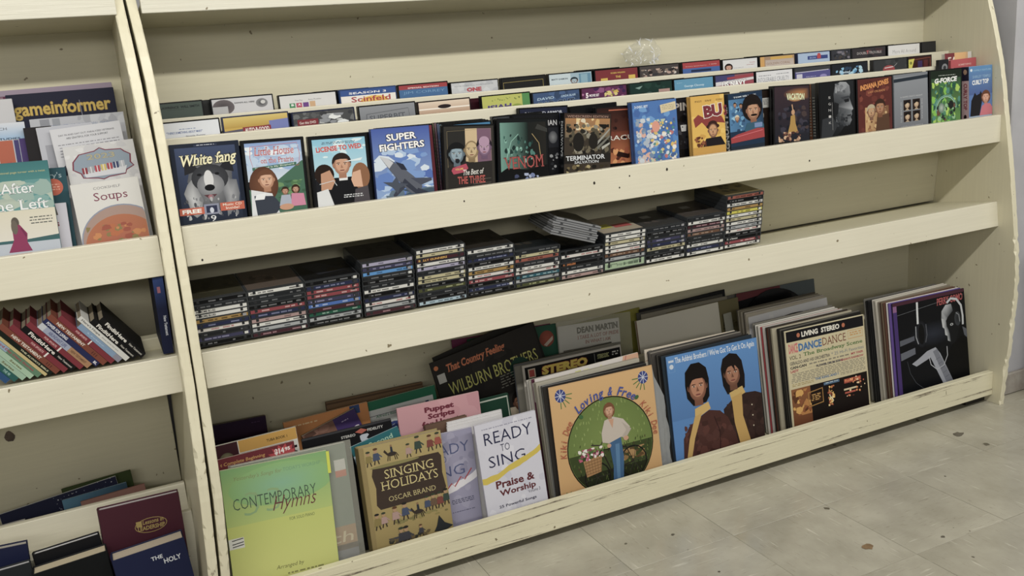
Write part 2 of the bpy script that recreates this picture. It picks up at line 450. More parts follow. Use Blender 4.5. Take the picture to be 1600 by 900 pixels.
# white plastic pipe standing at the wall
mb = MB()
def tube(mb, pts, r, col, m, n=12):
    vs_ = []; fs = []
    for i, p in enumerate(pts):
        p = Vector(p); d = (Vector(pts[min(i + 1, len(pts) - 1)]) - Vector(pts[max(i - 1, 0)])).normalized()
        a = d.orthogonal().normalized() if abs(d.z) < 0.9 else d.cross(Vector((0, 1, 0))).normalized(); b = d.cross(a)
        for k in range(n): vs_.append(p + (a * math.cos(6.283 * k / n) + b * math.sin(6.283 * k / n)) * r)
    for i in range(len(pts) - 1):
        for k in range(n): fs.append((i * n + k, i * n + (k + 1) % n, (i + 1) * n + (k + 1) % n, (i + 1) * n + k))
    fs.append(tuple(range(n))); fs.append(tuple((len(pts) - 1) * n + k for k in reversed(range(n))))
    mb.add(vs_, fs, col, m)
pipe = empty('drain_pipe', Matrix.Translation((2.575, -0.056, 0.0006)))
tag(pipe, 'white plastic pipe against the grey wall right of the shelves', 'pipe')
mb = MB(); tube(mb, [(0, 0, z) for z in (0.0, 0.2, 0.5)], 0.046, 'ffffff', 'white_plastic', 20); mb.build('tube', pipe)
mb = MB(); tube(mb, [(0, 0, z) for z in (0.07, 0.13)], 0.051, 'ffffff', 'white_plastic', 20); mb.build('collar', pipe)

# ---------------------------------------------------------------- the two shelving units
PROF = [(0.0, -0.047), (0.035, -0.049), (0.075, -0.052), (0.138, -0.058), (0.2, -0.066), (0.29, -0.071), (0.36, -0.075), (0.43, -0.0765), (0.49, -0.073), (0.53, -0.067), (0.6, -0.059), (0.647, -0.053), (0.743, -0.041), (0.819, -0.029), (0.913, -0.014), (0.97, -0.005), (1.026, 0.004), (1.077, 0.015), (1.138, 0.031), (1.2, 0.048), (1.25, 0.063), (1.3, 0.083), (1.35, 0.107), (1.42, 0.135), (1.5, 0.16), (1.62, 0.18)]
def end_panel(name, parent, x0, x1, warp, seed, yb=0.345):
    """side panel with a bowed front edge, chipped along its arris; warp(z) shifts it along x"""
    rr = random.Random(seed); zs = []
    z = 0.0
    while z < 1.62: zs.append(z); z += 0.012
    def py(z):
        for (a, b), (c, d) in zip(PROF, PROF[1:]):
            if a <= z <= c: return b + (d - b) * (z - a) / (c - a)
        return PROF[-1][1]
    mb = MB(); vs_ = []; fs = []
    for z in zs:
        y = py(z); low = 1.0 if z < 0.55 else 0.35
        cl = 0.0012 + (rr.random() ** 4) * 0.006 * low; cr = 0.0012 + (rr.random() ** 4) * 0.006 * low
        dx = warp(z); yf = y + rr.uniform(0, 0.0006)
        vs_ += [(x0 + dx, yb, z), (x0 + dx, y + cl, z), (x0 + dx + cl, yf, z), (x1 + dx - cr, yf, z), (x1 + dx, y + cr, z), (x1 + dx, yb, z)]
    n = 6
    def addf(idx, m):
        mb.add([vs_[k] for k in idx], [tuple(range(len(idx)))], 'ffffff', m)
    k = len(zs)
    mb.v = list(vs_); mb.c = [(1, 1, 1, 1)] * len(vs_)
    a = mb.mi('cream_panel'); b = mb.mi('cream_edge')
    for i in range(k - 1):
        for j in range(6):
            mb.f.append((i * n + j, i * n + (j + 1) % 6, (i + 1) * n + (j + 1) % 6, (i + 1) * n + j)); mb.m.append(b if j in (1, 2, 3) else a)
    mb.f.append(tuple(range(6))); mb.m.append(a); mb.f.append(tuple((k - 1) * n + q for q in reversed(range(6)))); mb.m.append(a)
    return mb.build(name, parent)
def wz(pts):
    def f(z):
        for (a, b), (c, d) in zip(pts, pts[1:]):
            if a <= z <= c: return b + (d - b) * (z - a) / (c - a)
        return pts[0][1] if z < pts[0][0] else pts[-1][1]
    return f
def board(name, parent, x0, x1, sec, m, dz=(0, 0), seg=1):
    """long board with a y/z section; dz shifts its left and right ends up or down"""
    mb = MB(); mb.prism(sec, 0, x0, x1, m=m)
    if any(dz):
        n = len(sec)
        for i, v in enumerate(mb.v): mb.v[i] = (v[0], v[1], v[2] + (dz[0] if i < n else dz[1]))
    o = mb.build(name, parent)
    bv = o.modifiers.new('bevel', 'BEVEL'); bv.width = 0.0016; bv.segments = 2; bv.limit_method = 'ANGLE'
    return o
def rectsec(y0, y1, z0, z1): return [(y0, z0), (y1, z0), (y1, z1), (y0, z1)]
def leansec(y, t, z0, z1):
    k = math.tan(math.radians(8)); return [(y, z0), (y + t, z0), (y + t + k * (z1 - z0), z1), (y + k * (z1 - z0), z1)]
def unit(x0, x1, dzs, right_only=False):
    u = empty('shelving_unit', Matrix.Translation((x0, 0.0, 0.0)))
    inv = Matrix.Translation((-x0, 0, 0))
    P = []
    sl = 0.117
    # top shelf: lip and board sloping back
    P.append(board('top_lip', u, x0, x1, rectsec(0.094, 0.113, 1.3315, 1.43), 'cream_top', dzs[0]))
    P.append(board('top_shelf', u, x0, x1, [(0.1132, 1.3325), (0.315, 1.3105), (0.315, 1.3295), (0.1132, 1.3515)], 'cream_inner', dzs[0]))
    P.append(board('upper_back', u, x0, x1, rectsec(0.296, 0.314, 0.86, 1.326), 'cream_inner', dzs[0]))
    # stepped case bins
    P.append(board('case_lip', u, x0, x1, rectsec(0.0, 0.019, 0.8335 + dzs[1][0], 0.9147 + dzs[1][0]), 'cream_paint'))
    P.append(board('case_shelf', u, x0, x1, rectsec(0.0192, 0.2955, 0.856, 0.875 + dzs[3]), 'cream_inner'))
    if not right_only:
        P.append(board('middle_riser', u, x0, 2.243, rectsec(0.106, 0.125, 0.8752, 1.0715), 'cream_paint', (0.012, -0.001)))
        P.append(board('middle_step', u, x0, x1, rectsec(0.1252, 0.2955, 0.8752, 0.91), 'cream_inner'))
        P.append(board('rear_riser', u, x0, x1, rectsec(0.196, 0.215, 0.9102, 1.109), 'cream_paint', (0.011, -0.001)))
        P.append(board('rear_step', u, x0, x1, rectsec(0.2152, 0.2955, 0.9102, 0.945), 'cream_inner'))
    # sloping middle shelf with its lip square to it
    t = math.atan(sl); c, s = math.cos(t), math.sin(t)
    zB = 0.6516 + dzs[2]
    def q(y, z): return (y * c + z * s, zB - y * s + z * c)
    P.append(board('disc_lip', u, x0, x1, [q(0, 0), q(0, -0.0765), q(0.019, -0.0765), q(0.019, 0)], 'cream_paint'))
    P.append(board('disc_shelf', u, x0, x1, [q(0.0192, 0), q(0.0192, -0.019), q(0.33, -0.019), q(0.33, 0)], 'cream_inner'))
    if not right_only:
        P.append(board('disc_back', u, x0, x1, [(0.236, 0.63), (0.254, 0.628), (0.232, 0.852), (0.214, 0.852)], 'cream_inner'))
    else:
        P.append(board('disc_back', u, x0, x1, rectsec(0.24, 0.258, 0.63, 0.852), 'cream_inner'))
    P.append(board('disc_batten', u, x0, x1 if right_only else 1.47, [(0.135, zB - 0.0165), (0.160, zB - 0.0195), (0.160, zB + 0.0135), (0.135, zB + 0.0105)], 'cream_inner'))
    x0 = x0 if right_only else -0.012
    x1 = -0.0615 if right_only else x1
    # bottom bins
    P.append(board('kick_lip', u, x0, x1, rectsec(-0.016, 0.004, 0.026, 0.1045), 'cream_kick', (-0.003, 0.001)))
    P.append(board('bottom_shelf', u, x0, x1, rectsec(0.0045, 0.33, 0.03, 0.05), 'cream_inner'))
    P.append(board('middle_riser', u, x0, x1, leansec(0.121 if right_only else 0.125, 0.016, 0.0502, 0.249), 'cream_paint', (-0.03, 0) if right_only else (0, 0)))
    P.append(board('middle_step', u, x0, x1, rectsec(0.1452, 0.33, 0.0502, 0.09), 'cream_inner'))
    P.append(board('rear_riser', u, x0, x1, leansec(0.2055 if right_only else 0.214, 0.016, 0.0902, 0.327), 'cream_paint', (-0.064, -0.045) if right_only else (0, 0)))
    P.append(board('rear_step', u, x0, x1, rectsec(0.2345, 0.33, 0.0902, 0.13), 'cream_inner'))
    P.append(board('lower_back', u, x0, x1, rectsec(0.331, 0.345, 0.02, 0.622), 'cream_inner'))
    return u, P, inv
main, P, inv = unit(0.0, 2.366, ((0.0, -0.006), (0, 0), 0.0, 0.0))
P.append(end_panel('side_panel', main, -0.0185, -0.0002, wz([(0, -0.036), (0.19, -0.019), (0.36, -0.011), (0.47, -0.009), (0.6, -0.006), (0.83, -0.003), (1.0, -0.001), (1.2, 0), (1.36, -0.006), (1.6, -0.01)]), 3))
P.append(end_panel('side_panel', main, 2.3662, 2.385, lambda z: 0.0, 5))
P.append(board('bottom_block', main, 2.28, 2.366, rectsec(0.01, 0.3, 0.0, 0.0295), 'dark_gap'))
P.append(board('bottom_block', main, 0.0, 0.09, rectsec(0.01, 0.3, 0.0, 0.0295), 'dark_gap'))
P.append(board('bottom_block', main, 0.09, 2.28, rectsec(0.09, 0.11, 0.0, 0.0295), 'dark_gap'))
for (x, z, r) in ((0.03, 0.843, 0.002), (0.61, 0.886, 0.0018), (0.95, 0.885, 0.003), (1.05, 0.89, 0.0018), (1.16, 0.893, 0.003), (1.62, 0.862, 0.0022), (1.02, 0.865, 0.0018)):
    mb = MB(); n = 8; mb.prism([(x + r * math.cos(6.283 * k / n), z + r * 1.3 * math.sin(6.283 * k / n)) for k in range(n)], 1, -0.0006, 0.0, m='dark_gap'); P.append(mb.build('nail_hole', main))
for o in P: o.matrix_parent_inverse = inv
tag(main, 'long cream painted shelving unit with curved end panels, films above and records below', 'shelving unit')
left, P, inv = unit(-1.9, -0.0465, ((0.0, 0.0), (-0.0105, 0), 0.0045, -0.01), True)
P.append(end_panel('side_panel', left, -0.0462, -0.0262, wz([(0, -0.032), (0.2, -0.0165), (0.36, -0.010), (0.6, -0.002), (0.84, 0), (1.0, 0.0025), (1.2, 0.0), (1.36, -0.004), (1.6, -0.01)]), 8))
P.append(end_panel('side_panel', left, -1.92, -1.9, lambda z: 0.0, 9))
P.append(board('bottom_block', left, -1.9, -0.082, rectsec(0.02, 0.3, 0.0, 0.0295), 'dark_gap'))
mb = MB(); rk = random.Random(6); mb.prism([(-.403 + .011 * rk.uniform(.7, 1.1) * math.cos(k * .52), .451 + .014 * rk.uniform(.7, 1.1) * math.sin(k * .52)) for k in range(12)], 1, .3302, .331, m='knot'); P.append(mb.build('wood_knot', left))
for o in P: o.matrix_parent_inverse = inv
tag(left, 'cream painted shelving unit cut off by the left edge of the picture', 'shelving unit')

# ================================================================ FILM CASES
FILM_MAT = 'wrapped_print'
def case_thing(name, label, cat, group, mtx, W, H, D, body='0d0e10', art=None, bodymat='case_plastic', margin=0.0, spine=None, top=None, share=False, vs=1.0):
    """a film case: shell (two halves with a groove), front cover print, optional spine print"""
    mtx, H = settle(mtx, H, D)
    t = empty(name, mtx); tag(t, label, cat, group, share)
    mb = MB()
    g = D * 0.42
    mb.box((0, 0, 0), (W, g, H), body, bodymat, 0.0012)
    mb.box((0.0012, g, 0.0012), (W - 0.0015, D - g, H - 0.0012), body, bodymat)
    mb.box((0, D - g, 0), (W, D, H), body, bodymat, 0.0012)
    mb.build('case_shell', t)
    if art:
        a = Art(W - 2 * margin, H - 2 * margin, FILM_MAT, vs); art(a)
        o = a.done('cover_print', t); o.location = (margin, 0, margin)
    if spine:
        a = side_art(D, H); spine(a); a.done('spine_print', t, side_matrix(D) @ Matrix.Identity(4))
    return t
def flat(col, extra=None):
    def f(a):
        a.R(0, 0, 1, a.ar, col)
        if extra: extra(a)
    return f

def art_wolf(a):
    a.R(0, 0, 1, 1.4, '1a2336'); a.G(.06, .06, .94, 1.4, '39486b', '20293a')
    a.R(.34, .015, .68, .05, '2c3650'); a.L(.38, .022, .64, .045, 1, 'c9ccd6')
    a.B(.52, .78, .42, '8d8f94', 4, .5, '5a5c62'); a.B(.24, .95, .13, 'c9cbcf', 6, .35, '8a8c90')
    a.B(.8, .9, .15, 'a9abb0', 9, .4, '70737a')
    for d in (-1, 1): a.P([(.52 + d * .14, .45), (.52 + d * .34, .18), (.52 + d * .36, .52)], '25262c')
    a.E(.52, .6, .27, .24, '4a4c53', '34363c'); a.E(.52, .72, .2, .2, 'a8aaae', '7c7e84'); a.E(.5, .62, .07, .16, 'd9dadc')
    for d in (-1, 1): a.E(.5 + d * .13, .53, .035, .022, '14151a')
    a.E(.5, .76, .075, .055, '121318'); a.P([(.4, .88), (.6, .88), (.5, .97)], '5b3038'); a.E(.5, .92, .04, .04, 'a36a74')
    a.M(.1, .9, .9, 1.3, 50, .05, ['7e8086', 'b4b6ba', '54565c'], 4, 0.5)
    a.T('White fang', .08, .44, .84, .25, 'f2ecc0', .02, .2, .05, '15161c', .035, serif=True)
    a.R(.02, 1.08, .38, 1.2, 'c4532f'); a.R(.62, 1.04, .98, 1.18, 'c4532f'); a.T('FREE', .06, 1.175, .28, .07, 'f6f4ee', .04)
    a.T('Music CD', .66, 1.1, .28, .045, 'f0e4d4', .01); a.T('Inside!', .7, 1.16, .2, .045, 'f0e4d4', .01)
    a.R(.38, 1.04, .6, 1.22, '8b90a8'); a.R(.41, 1.07, .57, 1.19, '2d3350'); a.E(.49, 1.15, .03, .05, 'cdd3e4')
    a.T('9', .46, 1.34, .08, .1, 'eef0f4')
def art_prairie(a):
    a.R(0, 0, 1, 1.4, '16171a'); a.G(.03, .03, .97, .75, '7f9fd4', 'cddcea'); a.M(.03, .1, .97, .6, 26, .09, ['e6eef6', 'b9d0ea', '8fb0dd'], 3, 1.6)
    a.P([(.4, .85), (.95, .42), (.97, .42), (.97, 1.4), (.03, 1.4), (.03, .9)], '45705a'); a.M(.35, .78, .97, 1.1, 30, .05, ['4d7a4c', '3a6048', '6b9560'], 5, 1.5)
    a.S([(.12, .1), (.9, .07), (.93, .3), (.9, .5), (.14, .52), (.1, .3), (.12, .1)], .008, 'c8565c')
    a.T('Little House', .17, .27, .66, .15, 'b23b4c', .0, .12, 0, 'f3dede', .03, serif=True); a.T('on the Prairie', .27, .42, .55, .1, 'b23b4c', .0, 0, 0, 'f3dede', .02, serif=True)
    a.P([(.12, .49), (.86, .44), (.86, .5), (.12, .55)], '3f7360'); a.T('The Lord Is My Shepherd', .16, .535, .66, .035, 'e9eee4', .01, 0, .07)
    a.E(.28, .82, .24, .34, '7a4a2c', '5a3420'); a.P([(.06, .9), (.4, 1.0), (.5, 1.4), (.03, 1.4)], 'dfe2e6'); a.face(.33, .74, .13, 'd8a888', '6e4226', 'short', 'b07c5c')
    a.P([(.1, 1.02), (.42, 1.05), (.55, 1.25), (.42, 1.4), (.12, 1.4)], '39404e'); a.P([(.14, 1.0), (.3, .98), (.26, 1.1), (.1, 1.1)], 'eceff2')
    a.face(.62, .98, .055, 'c48f72', '3a261a'); a.face(.8, .96, .055, 'c8967a', '3a2416', 'bob')
    a.P([(.55, 1.05), (.7, 1.05), (.72, 1.25), (.5, 1.25)], 'a9b2c4'); a.P([(.72, 1.03), (.93, 1.05), (.95, 1.28), (.7, 1.28)], 'cf7fa0'); a.E(.62, 1.28, .12, .06, 'c99474')
def art_wed(a):
    a.R(0, 0, 1, 1.4, '131519'); a.G(.04, .04, .97, .8, '7fc0dc', 'b5dcea'); a.M(.04, .06, .97, .4, 16, .06, ['d7edf4', '9fd2e6'], 8, 2)
    a.R(.04, .8, .97, 1.4, '1b1c22')
    a.L(.2, .1, .8, .15, 2, '4a6274', 5)
    a.T('LICENSE TO WED', .1, .29, .8, .1, 'c02e34', .04, 0, .04, 'f5e9e2', .02)
    a.P([(.34, .8), (.72, .8), (.85, 1.4), (.2, 1.4)], '15161b'); a.R(.45, .76, .6, .86, 'e8eaec'); a.face(.52, .56, .15, 'cf9c7c', '2d211c', 'short', 'a87458')
    a.E(.2, .72, .17, .2, '2a1b14'); a.P([(.14, .7), (.3, .64), (.38, .86), (.3, 1.02), (.12, 1.02)], 'c28f6e'); a.P([(.04, 1.05), (.24, 1.0), (.34, 1.4), (.04, 1.4)], 'dfe2e4')
    a.E(.84, .8, .16, .26, '8f5f3c'); a.P([(.7, .72), (.84, .68), (.86, 1.02), (.7, 1.0), (.66, .86)], 'd9a888'); a.P([(.72, 1.05), (.95, 1.0), (.97, 1.4), (.66, 1.4)], '4f4a50')
    a.P([(.55, .5), (.9, .44), (.86, .5)], 'dfeef2'); a.S([(.1, .9), (.35, .85), (.4, .95)], .012, 'd4dde2'); a.L(.5, 1.14, .85, 1.22, 2, 'cfd2d6', 9)
def art_jets(a):
    a.G(0, 0, 1, 1.4, '2c4fa8', '87a9d8'); a.M(0, .35, 1, 1.4, 60, .12, ['6d95d2', 'a9c4e6', '4c78c4', 'd5e2f0', '3a62b4'], 12, 1.5)
    a.M(0, 1.15, 1, 1.4, 20, .09, ['3f5468', '5d7488'], 3, 2)
    a.T('SUPER', .25, .24, .52, .13, 'f8f8f8', .03, 0, .04, '10142a', .05); a.T('FIGHTERS', .12, .42, .78, .13, 'f8f8f8', .03, 0, .04, '10142a', .05)
    a.P([(.1, .5), (.24, .55), (.46, .72), (.66, .92), (.8, 1.12), (.76, 1.26), (.6, 1.24), (.44, 1.06), (.26, .78)], '5d6270')
    a.P([(.1, .5), (.24, .55), (.33, .64), (.25, .74)], 'c9ccd2'); a.P([(.36, .62), (.5, .68), (.56, .8), (.46, .78)], '2b3040'); a.P([(.6, .95), (.97, .98), (.98, 1.03), (.78, 1.1)], '4a4f60')
    a.P([(.44, 1.0), (.5, 1.12), (.3, 1.3), (.28, 1.24)], '3d4252'); a.P([(.72, 1.15), (.9, 1.24), (.76, 1.3), (.66, 1.24)], '353a4a'); a.P([(.5, .95), (.72, 1.2), (.66, 1.24), (.45, 1.03)], '353a4a')
    a.P([(.12, .98), (.28, 1.0), (.36, .9), (.4, 1.02), (.56, 1.06), (.4, 1.12), (.36, 1.22), (.28, 1.1)], '4a5262'); a.L(.1, 1.3, .5, 1.33, 1, 'e6e6e6')
def art_trio(a):
    a.R(0, 0, 1, 1.4, '37342f'); a.R(.05, .07, .42, .8, '2d2c2a'); a.R(.42, .05, .66, .8, 'cdb48a'); a.R(.66, .05, .95, .8, '7b5a72')
    a.S([(.06, .1), (.94, .06), (.94, 1.4)], .006, '8a7a58'); a.S([(.06, .1), (.06, 1.4)], .006, '8a7a58')
    a.P([(.05, .86), (.3, .72), (.6, .76), (.95, .74), (.95, 1.4), (.05, 1.4)], '2d2a28')
    a.face(.24, .58, .15, '8fa6b4', '17181a', 'bob', '5b6c78'); a.E(.25, .72, .045, .05, '20242a')
    a.face(.54, .5, .15, 'c9b083', '4b3d2c', 'bald', '8a7350'); a.face(.8, .46, .14, 'b391ac', '2a1f2c', 'short', '6f5470'); a.E(.8, .33, .11, .11, 'b391ac')
    a.P([(.15, .86), (.42, .78), (.46, .88), (.38, .96), (.16, 1.0), (.12, .92)], 'b23450'); a.T('VOLUME', .2, .92, .16, .04, 'e6c35a', .02, 0, .1)
    a.T('The Best of', .34, 1.03, .42, .12, 'e4e2dc', .01, .2, .06); a.T('THE THREE', .24, 1.21, .56, .16, 'b1463e', .03, 0, .02, '2a1c18', .02)
    for i in range(3): a.P([(.55, 1.12 + .09 * i), (.92, 1.1 + .09 * i), (.92, 1.115 + .09 * i), (.55, 1.14 + .09 * i)], '57534c')
def art_teal(a):
    a.R(0, 0, 1, 1.4, '14181a'); a.GH(.03, .06, .6, 1.15, '6d9c90', '17211f'); a.GH(.6, .06, .97, 1.15, '1b1f1e', '262421')
    a.M(.1, .3, .75, .9, 46, .06, ['2f5a55', '4b8077', '1c3331', '7fb3a4', '213c3a'], 31, 0.6); a.S([(.15, .8), (.25, .45), (.4, .3)], .012, '8fc4b4')
    a.S([(.86, .85), (.82, .5), (.68, .3)], .014, 'a8905c'); a.P([(0, 1.1), (.15, 1.0), (.6, 1.05), (1, .95), (1, 1.4), (0, 1.4)], '0e0f11')
    a.P([(.8, .1), (1, .2), (1, .28), (.75, .2)], '3b3c3a')
    a.T('VENOM', .1, 1.04, .82, .26, 'a8403c', .0, 0, .05, '3a1614', .012, serif=True); a.M(.3, 1.12, .8, 1.25, 8, .05, ['6f7fae', '3d4568', 'a5b0d0'], 6)
def art_soldier(a):
    a.R(0, 0, 1, 1.4, '3d352c'); a.R(0, 0, 1, .1, '3a2a24'); a.T('WIDESCREEN EDITION', .06, .085, .88, .05, '9c7a6a', .02)
    a.G(.02, .1, .98, .5, 'a8743c', '6f6552'); a.M(.25, .1, .75, .35, 20, .08, ['e0c48a', 'caa05c', 'd9cdb0'], 2); a.M(.04, .22, .96, .85, 90, .07, ['2a2823', '57503f', '8f8a7a', '1b1a17', '6c6450'], 5)
    for i, c in enumerate(('9a9a92', '74746c', 'b0b0a6')): a.P([(.6 + .1 * i, .7), (.98, .3 + .15 * i), (.98, .34 + .15 * i), (.62 + .1 * i, .76)], c)
    a.E(.3, .6, .12, .2, '211f1c'); a.E(.62, .58, .1, .17, '24211d')
    a.P([(0, .88), (1, .83), (1, 1.02), (0, 1.06)], '25221f'); a.T('TERMINATOR', .04, 1.0, .84, .1, 'd8dce0', .02, 0, .06, '15161a', .02); a.T('SALVATION', .22, 1.06, .52, .06, 'c4c8cc', .02, 0, .05)
    a.M(.05, 1.08, .95, 1.4, 40, .06, ['6e6040', '3a3222', 'a99b6c', '1e1b16'], 8)
def art_dark_orange(a):
    a.G(0, 0, 1, .6, '2a1512', '5b2b1c'); a.G(0, .6, 1, 1.4, '6b2f18', 'c06a2c'); a.R(.3, .05, .9, .08, 'b4552c'); a.M(0, .2, 1, .8, 30, .08, ['3a1a14', '7c3320', '1c0f10'], 2)
    a.T('DRACULA', .05, .82, 1.2, .12, 'e4e0d4', .01); a.M(.0, 1.0, .8, 1.4, 24, .09, ['e09850', '9c4a20', '522012'], 6); a.P([(.5, 1.1), (.8, 1.2), (.76, 1.3), (.45, 1.22)], '2b120c')
def art_kids(a):
    a.R(0, 0, 1, 1.4, '2f6cb4'); a.M(0, .1, 1, 1.4, 40, .1, ['3f80c4', '2a5ea6', '5a95d0'], 3); a.T('3-DISC SET', .05, .12, .3, .05, 'e8f0f8', .02)
    a.M(.05, .35, .45, 1.35, 60, .07, ['a9b8c8', 'd8a898', '8fa0b4', 'c8d0d8', '6c88aa', 'cbb8b0'], 7); a.M(.35, .4, .95, 1.35, 120, .055, ['e8e4dc', 'b9c8b0', '4c8a8c', 'd8b85c', 'b86a6c', '3a5c94', 'cfd8e0'], 9)
    a.P([(.62, .1), (.98, .05), (.99, .22), (.64, .28)], 'd8c8a0'); a.L(.66, .11, .95, .22, 3, 'a8a080', 5, .4); a.E(.5, .55, .09, .12, 'd9927c')
def art_skullvest(a):
    a.R(0, 0, 1, 1.4, '1c1b20'); a.T('PIN', .2, .32, .5, .22, 'b8b0a8', .03); a.E(.45, .55, .1, .1, '0d0d10'); a.P([(.3, .68), (.6, .68), (.66, 1.0), (.5, 1.3), (.36, 1.0)], '24242a')
    a.P([(.36, .72), (.54, .72), (.52, .9), (.38, .9)], 'd4d4d4'); a.M(.1, .4, .8, 1.3, 20, .05, ['2e2e34', '4a4a50', '131316'], 5)
def art_yellow(a):
    a.G(0, 0, 1, 1.4, 'd8a62c', 'e0b43a'); a.M(0, 0, 1, 1.4, 20, .1, ['e6bc4c', 'cc9824'], 2)
    for x in (.12, .42, .74): a.L(x, .12, x + .2, .17, 2, '5a4020', int(x * 9)); 
    a.P([(.05, .62), (.2, .5), (.4, .62), (.55, .5), (.9, .6), (1, .8), (.7, .75), (.5, .95), (.3, .72), (.1, .85)], '8c2c24'); a.T('BU', .38, .62, .56, .34, '7a2030', .06, 0, .08, 'f0ece0', .04); a.T('S', .97, .6, .1, .3, '7a2030', .04)
    a.E(.62, .86, .2, .08, '3a1e1a'); a.E(.62, .8, .14, .1, '3a1e1a'); a.face(.62, .98, .15, 'c99464', '2a1a14', 'bald'); a.P([(.3, 1.4), (.4, 1.18), (.85, 1.16), (.98, 1.4)], '221c20'); a.M(.05, 1.1, .4, 1.4, 14, .06, ['8c4a24', '5c2c18'], 4)
def art_moustache(a):
    a.R(0, 0, 1, 1.4, '16304c'); a.GH(0, .15, 1, 1.0, '3d7cae', '1b3a58'); a.T('TOM SELLECK', .15, .12, .68, .04, 'dfe6ec', .02, 0, .03)
    a.M(.04, .2, .45, 1.0, 34, .06, ['5b9ac4', '2b5c88', '8fc0dc', '1d3d60'], 6); a.face(.18, .3, .045, 'b88a6c'); a.face(.35, .34, .045, 'b08060'); a.face(.22, .66, .06, 'c09472', 'd8d0b8')
    a.E(.68, .42, .3, .36, '1d1614'); a.face(.7, .5, .2, 'c08e6a', '1d1410', 'short', '8e5e44'); a.E(.72, .62, .1, .03, '1c120e'); a.P([(.42, 1.0), (.5, .82), (.9, .8), (1, .9), (1, 1.1), (.45, 1.08)], '2b5a74')
    a.P([(0, 1.16), (.2, 1.08), (.8, .98), (1, 1.0), (1, 1.25), (0, 1.3)], 'a3242c'); a.S([(.05, 1.16), (.95, 1.05)], .015, 'd8606c'); a.R(.72, .84, .95, .96, '6d88b8')
def art_orangefig(a):
    a.G(0, 0, 1, 1.4, '3c2c34', '20242e'); a.E(.75, .2, .5, .16, 'c07c34', '3c2c34'); a.E(.6, .32, .2, .07, 'f0c474', '8a5030'); a.M(.1, .5, 1, 1.2, 40, .09, ['2a2c3a', '3d3a48', '1b1d28', '4a3c3c'], 4)
    a.T('VACATION', .34, .34, .52, .17, 'dfe0b4', .05, 0, -.04, '2a3a20', .03); a.P([(.46, .75), (.58, .72), (.6, .95), (.68, 1.2), (.5, 1.15), (.36, 1.22), (.44, .95)], 'b08838'); a.E(.53, .66, .05, .07, 'c4946a'); a.S([(.54, .7), (.5, .46)], .03, 'c4946a')
    a.M(.1, 1.15, .75, 1.4, 34, .05, ['b48a6c', '7a4c3c', 'd0a884', '4c2c28'], 8)
def art_greyface(a):
    a.R(0, 0, 1, 1.4, '17191c'); a.G(.5, 0, 1, 1.4, '24272b', '0e0f11')
    a.raw([(.45, .1), (.6, .0), (.78, .02), (.88, .12), (.9, .3), (.87, .42), (.93, .6), (.98, .72), (.93, .77), (.94, .86), (.9, .92), (.93, 1.0), (.86, 1.12), (.7, 1.14), (.55, 1.3), (.35, 1.4), (.45, 1.0), (.42, .6), (.4, .3)], [(18, 0, 1), (18, 1, 2), (18, 2, 3), (18, 3, 4), (18, 4, 5), (17, 18, 5), (17, 5, 6), (17, 6, 7), (17, 7, 8), (16, 17, 8), (16, 8, 9), (16, 9, 10), (16, 10, 11), (16, 11, 12), (16, 12, 13), (16, 13, 14), (16, 14, 15)],
          ['6c7076', '9a9ea4', 'a4a8ae', '84888e', '7a7e84', '54585e', '8a8e94', 'a8acb2', '6c7076', '7c8086', '5c6066', '7c8086', '4c5056', '2a2d32', '1c1e22', '17191c', '24272b', '34373c', '4c5056'])
    a.P([(.7, .46), (.86, .44), (.86, .52), (.74, .54)], '1c1e22'); a.P([(.6, .4), (.86, .37), (.87, .42), (.66, .45)], '3c3f45'); a.P([(.78, .86), (.92, .85), (.9, .9), (.8, .9)], '2a2c31')
    a.M(.45, .04, .8, .3, 24, .05, ['787c82', '94989e', '5c6066'], 3); a.M(.45, .7, .8, 1.15, 30, .05, ['3c4046', '52565c', '2c2f34'], 12); a.P([(.42, .5), (.55, .55), (.52, .8), (.4, .9)], '1c1e22'); a.P([(.05, .9), (.35, .85), (.5, 1.1), (.3, 1.4), (0, 1.4)], '33363b')
    for i, c in enumerate('SGNIK'): a.T(c, .24, .4 + .16 * i, .07, .06, 'c4c4c4', .0)
    a.S([(.35, .5), (.35, 1.2)], .008, '9c9c9c')
def art_rustcover(a):
    a.R(0, 0, 1, 1.4, '5c221c'); a.M(.05, .1, .95, 1.35, 50, .09, ['6b2a20', '4a1a16', '7d3626'], 5); a.M(.1, .06, .9, .12, 14, .02, ['3c1512'], 3)
    a.T('INDIANA JONES', .08, .32, .84, .17, 'e08c2c', .04, .1, .14, '3c1210', .03); a.T('LAST CRUSADE', .3, .36, .5, .05, 'c07c3c', .02, 0, .05)
    a.GH(.2, .7, .9, 1.3, 'c9a068', '7a4c2c'); a.M(.22, .72, .85, 1.3, 50, .06, ['a87848', 'd0ac74', '6c4428', '8c5c38'], 7); a.face(.38, .82, .12, 'c09468', 'b8a888', 'short'); a.P([(.55, .95), (.9, .9), (.92, 1.3), (.5, 1.3)], '5a3c28')
    a.face(.64, .74, .14, 'b07c54', '3a2418', 'short', '7c4c30')
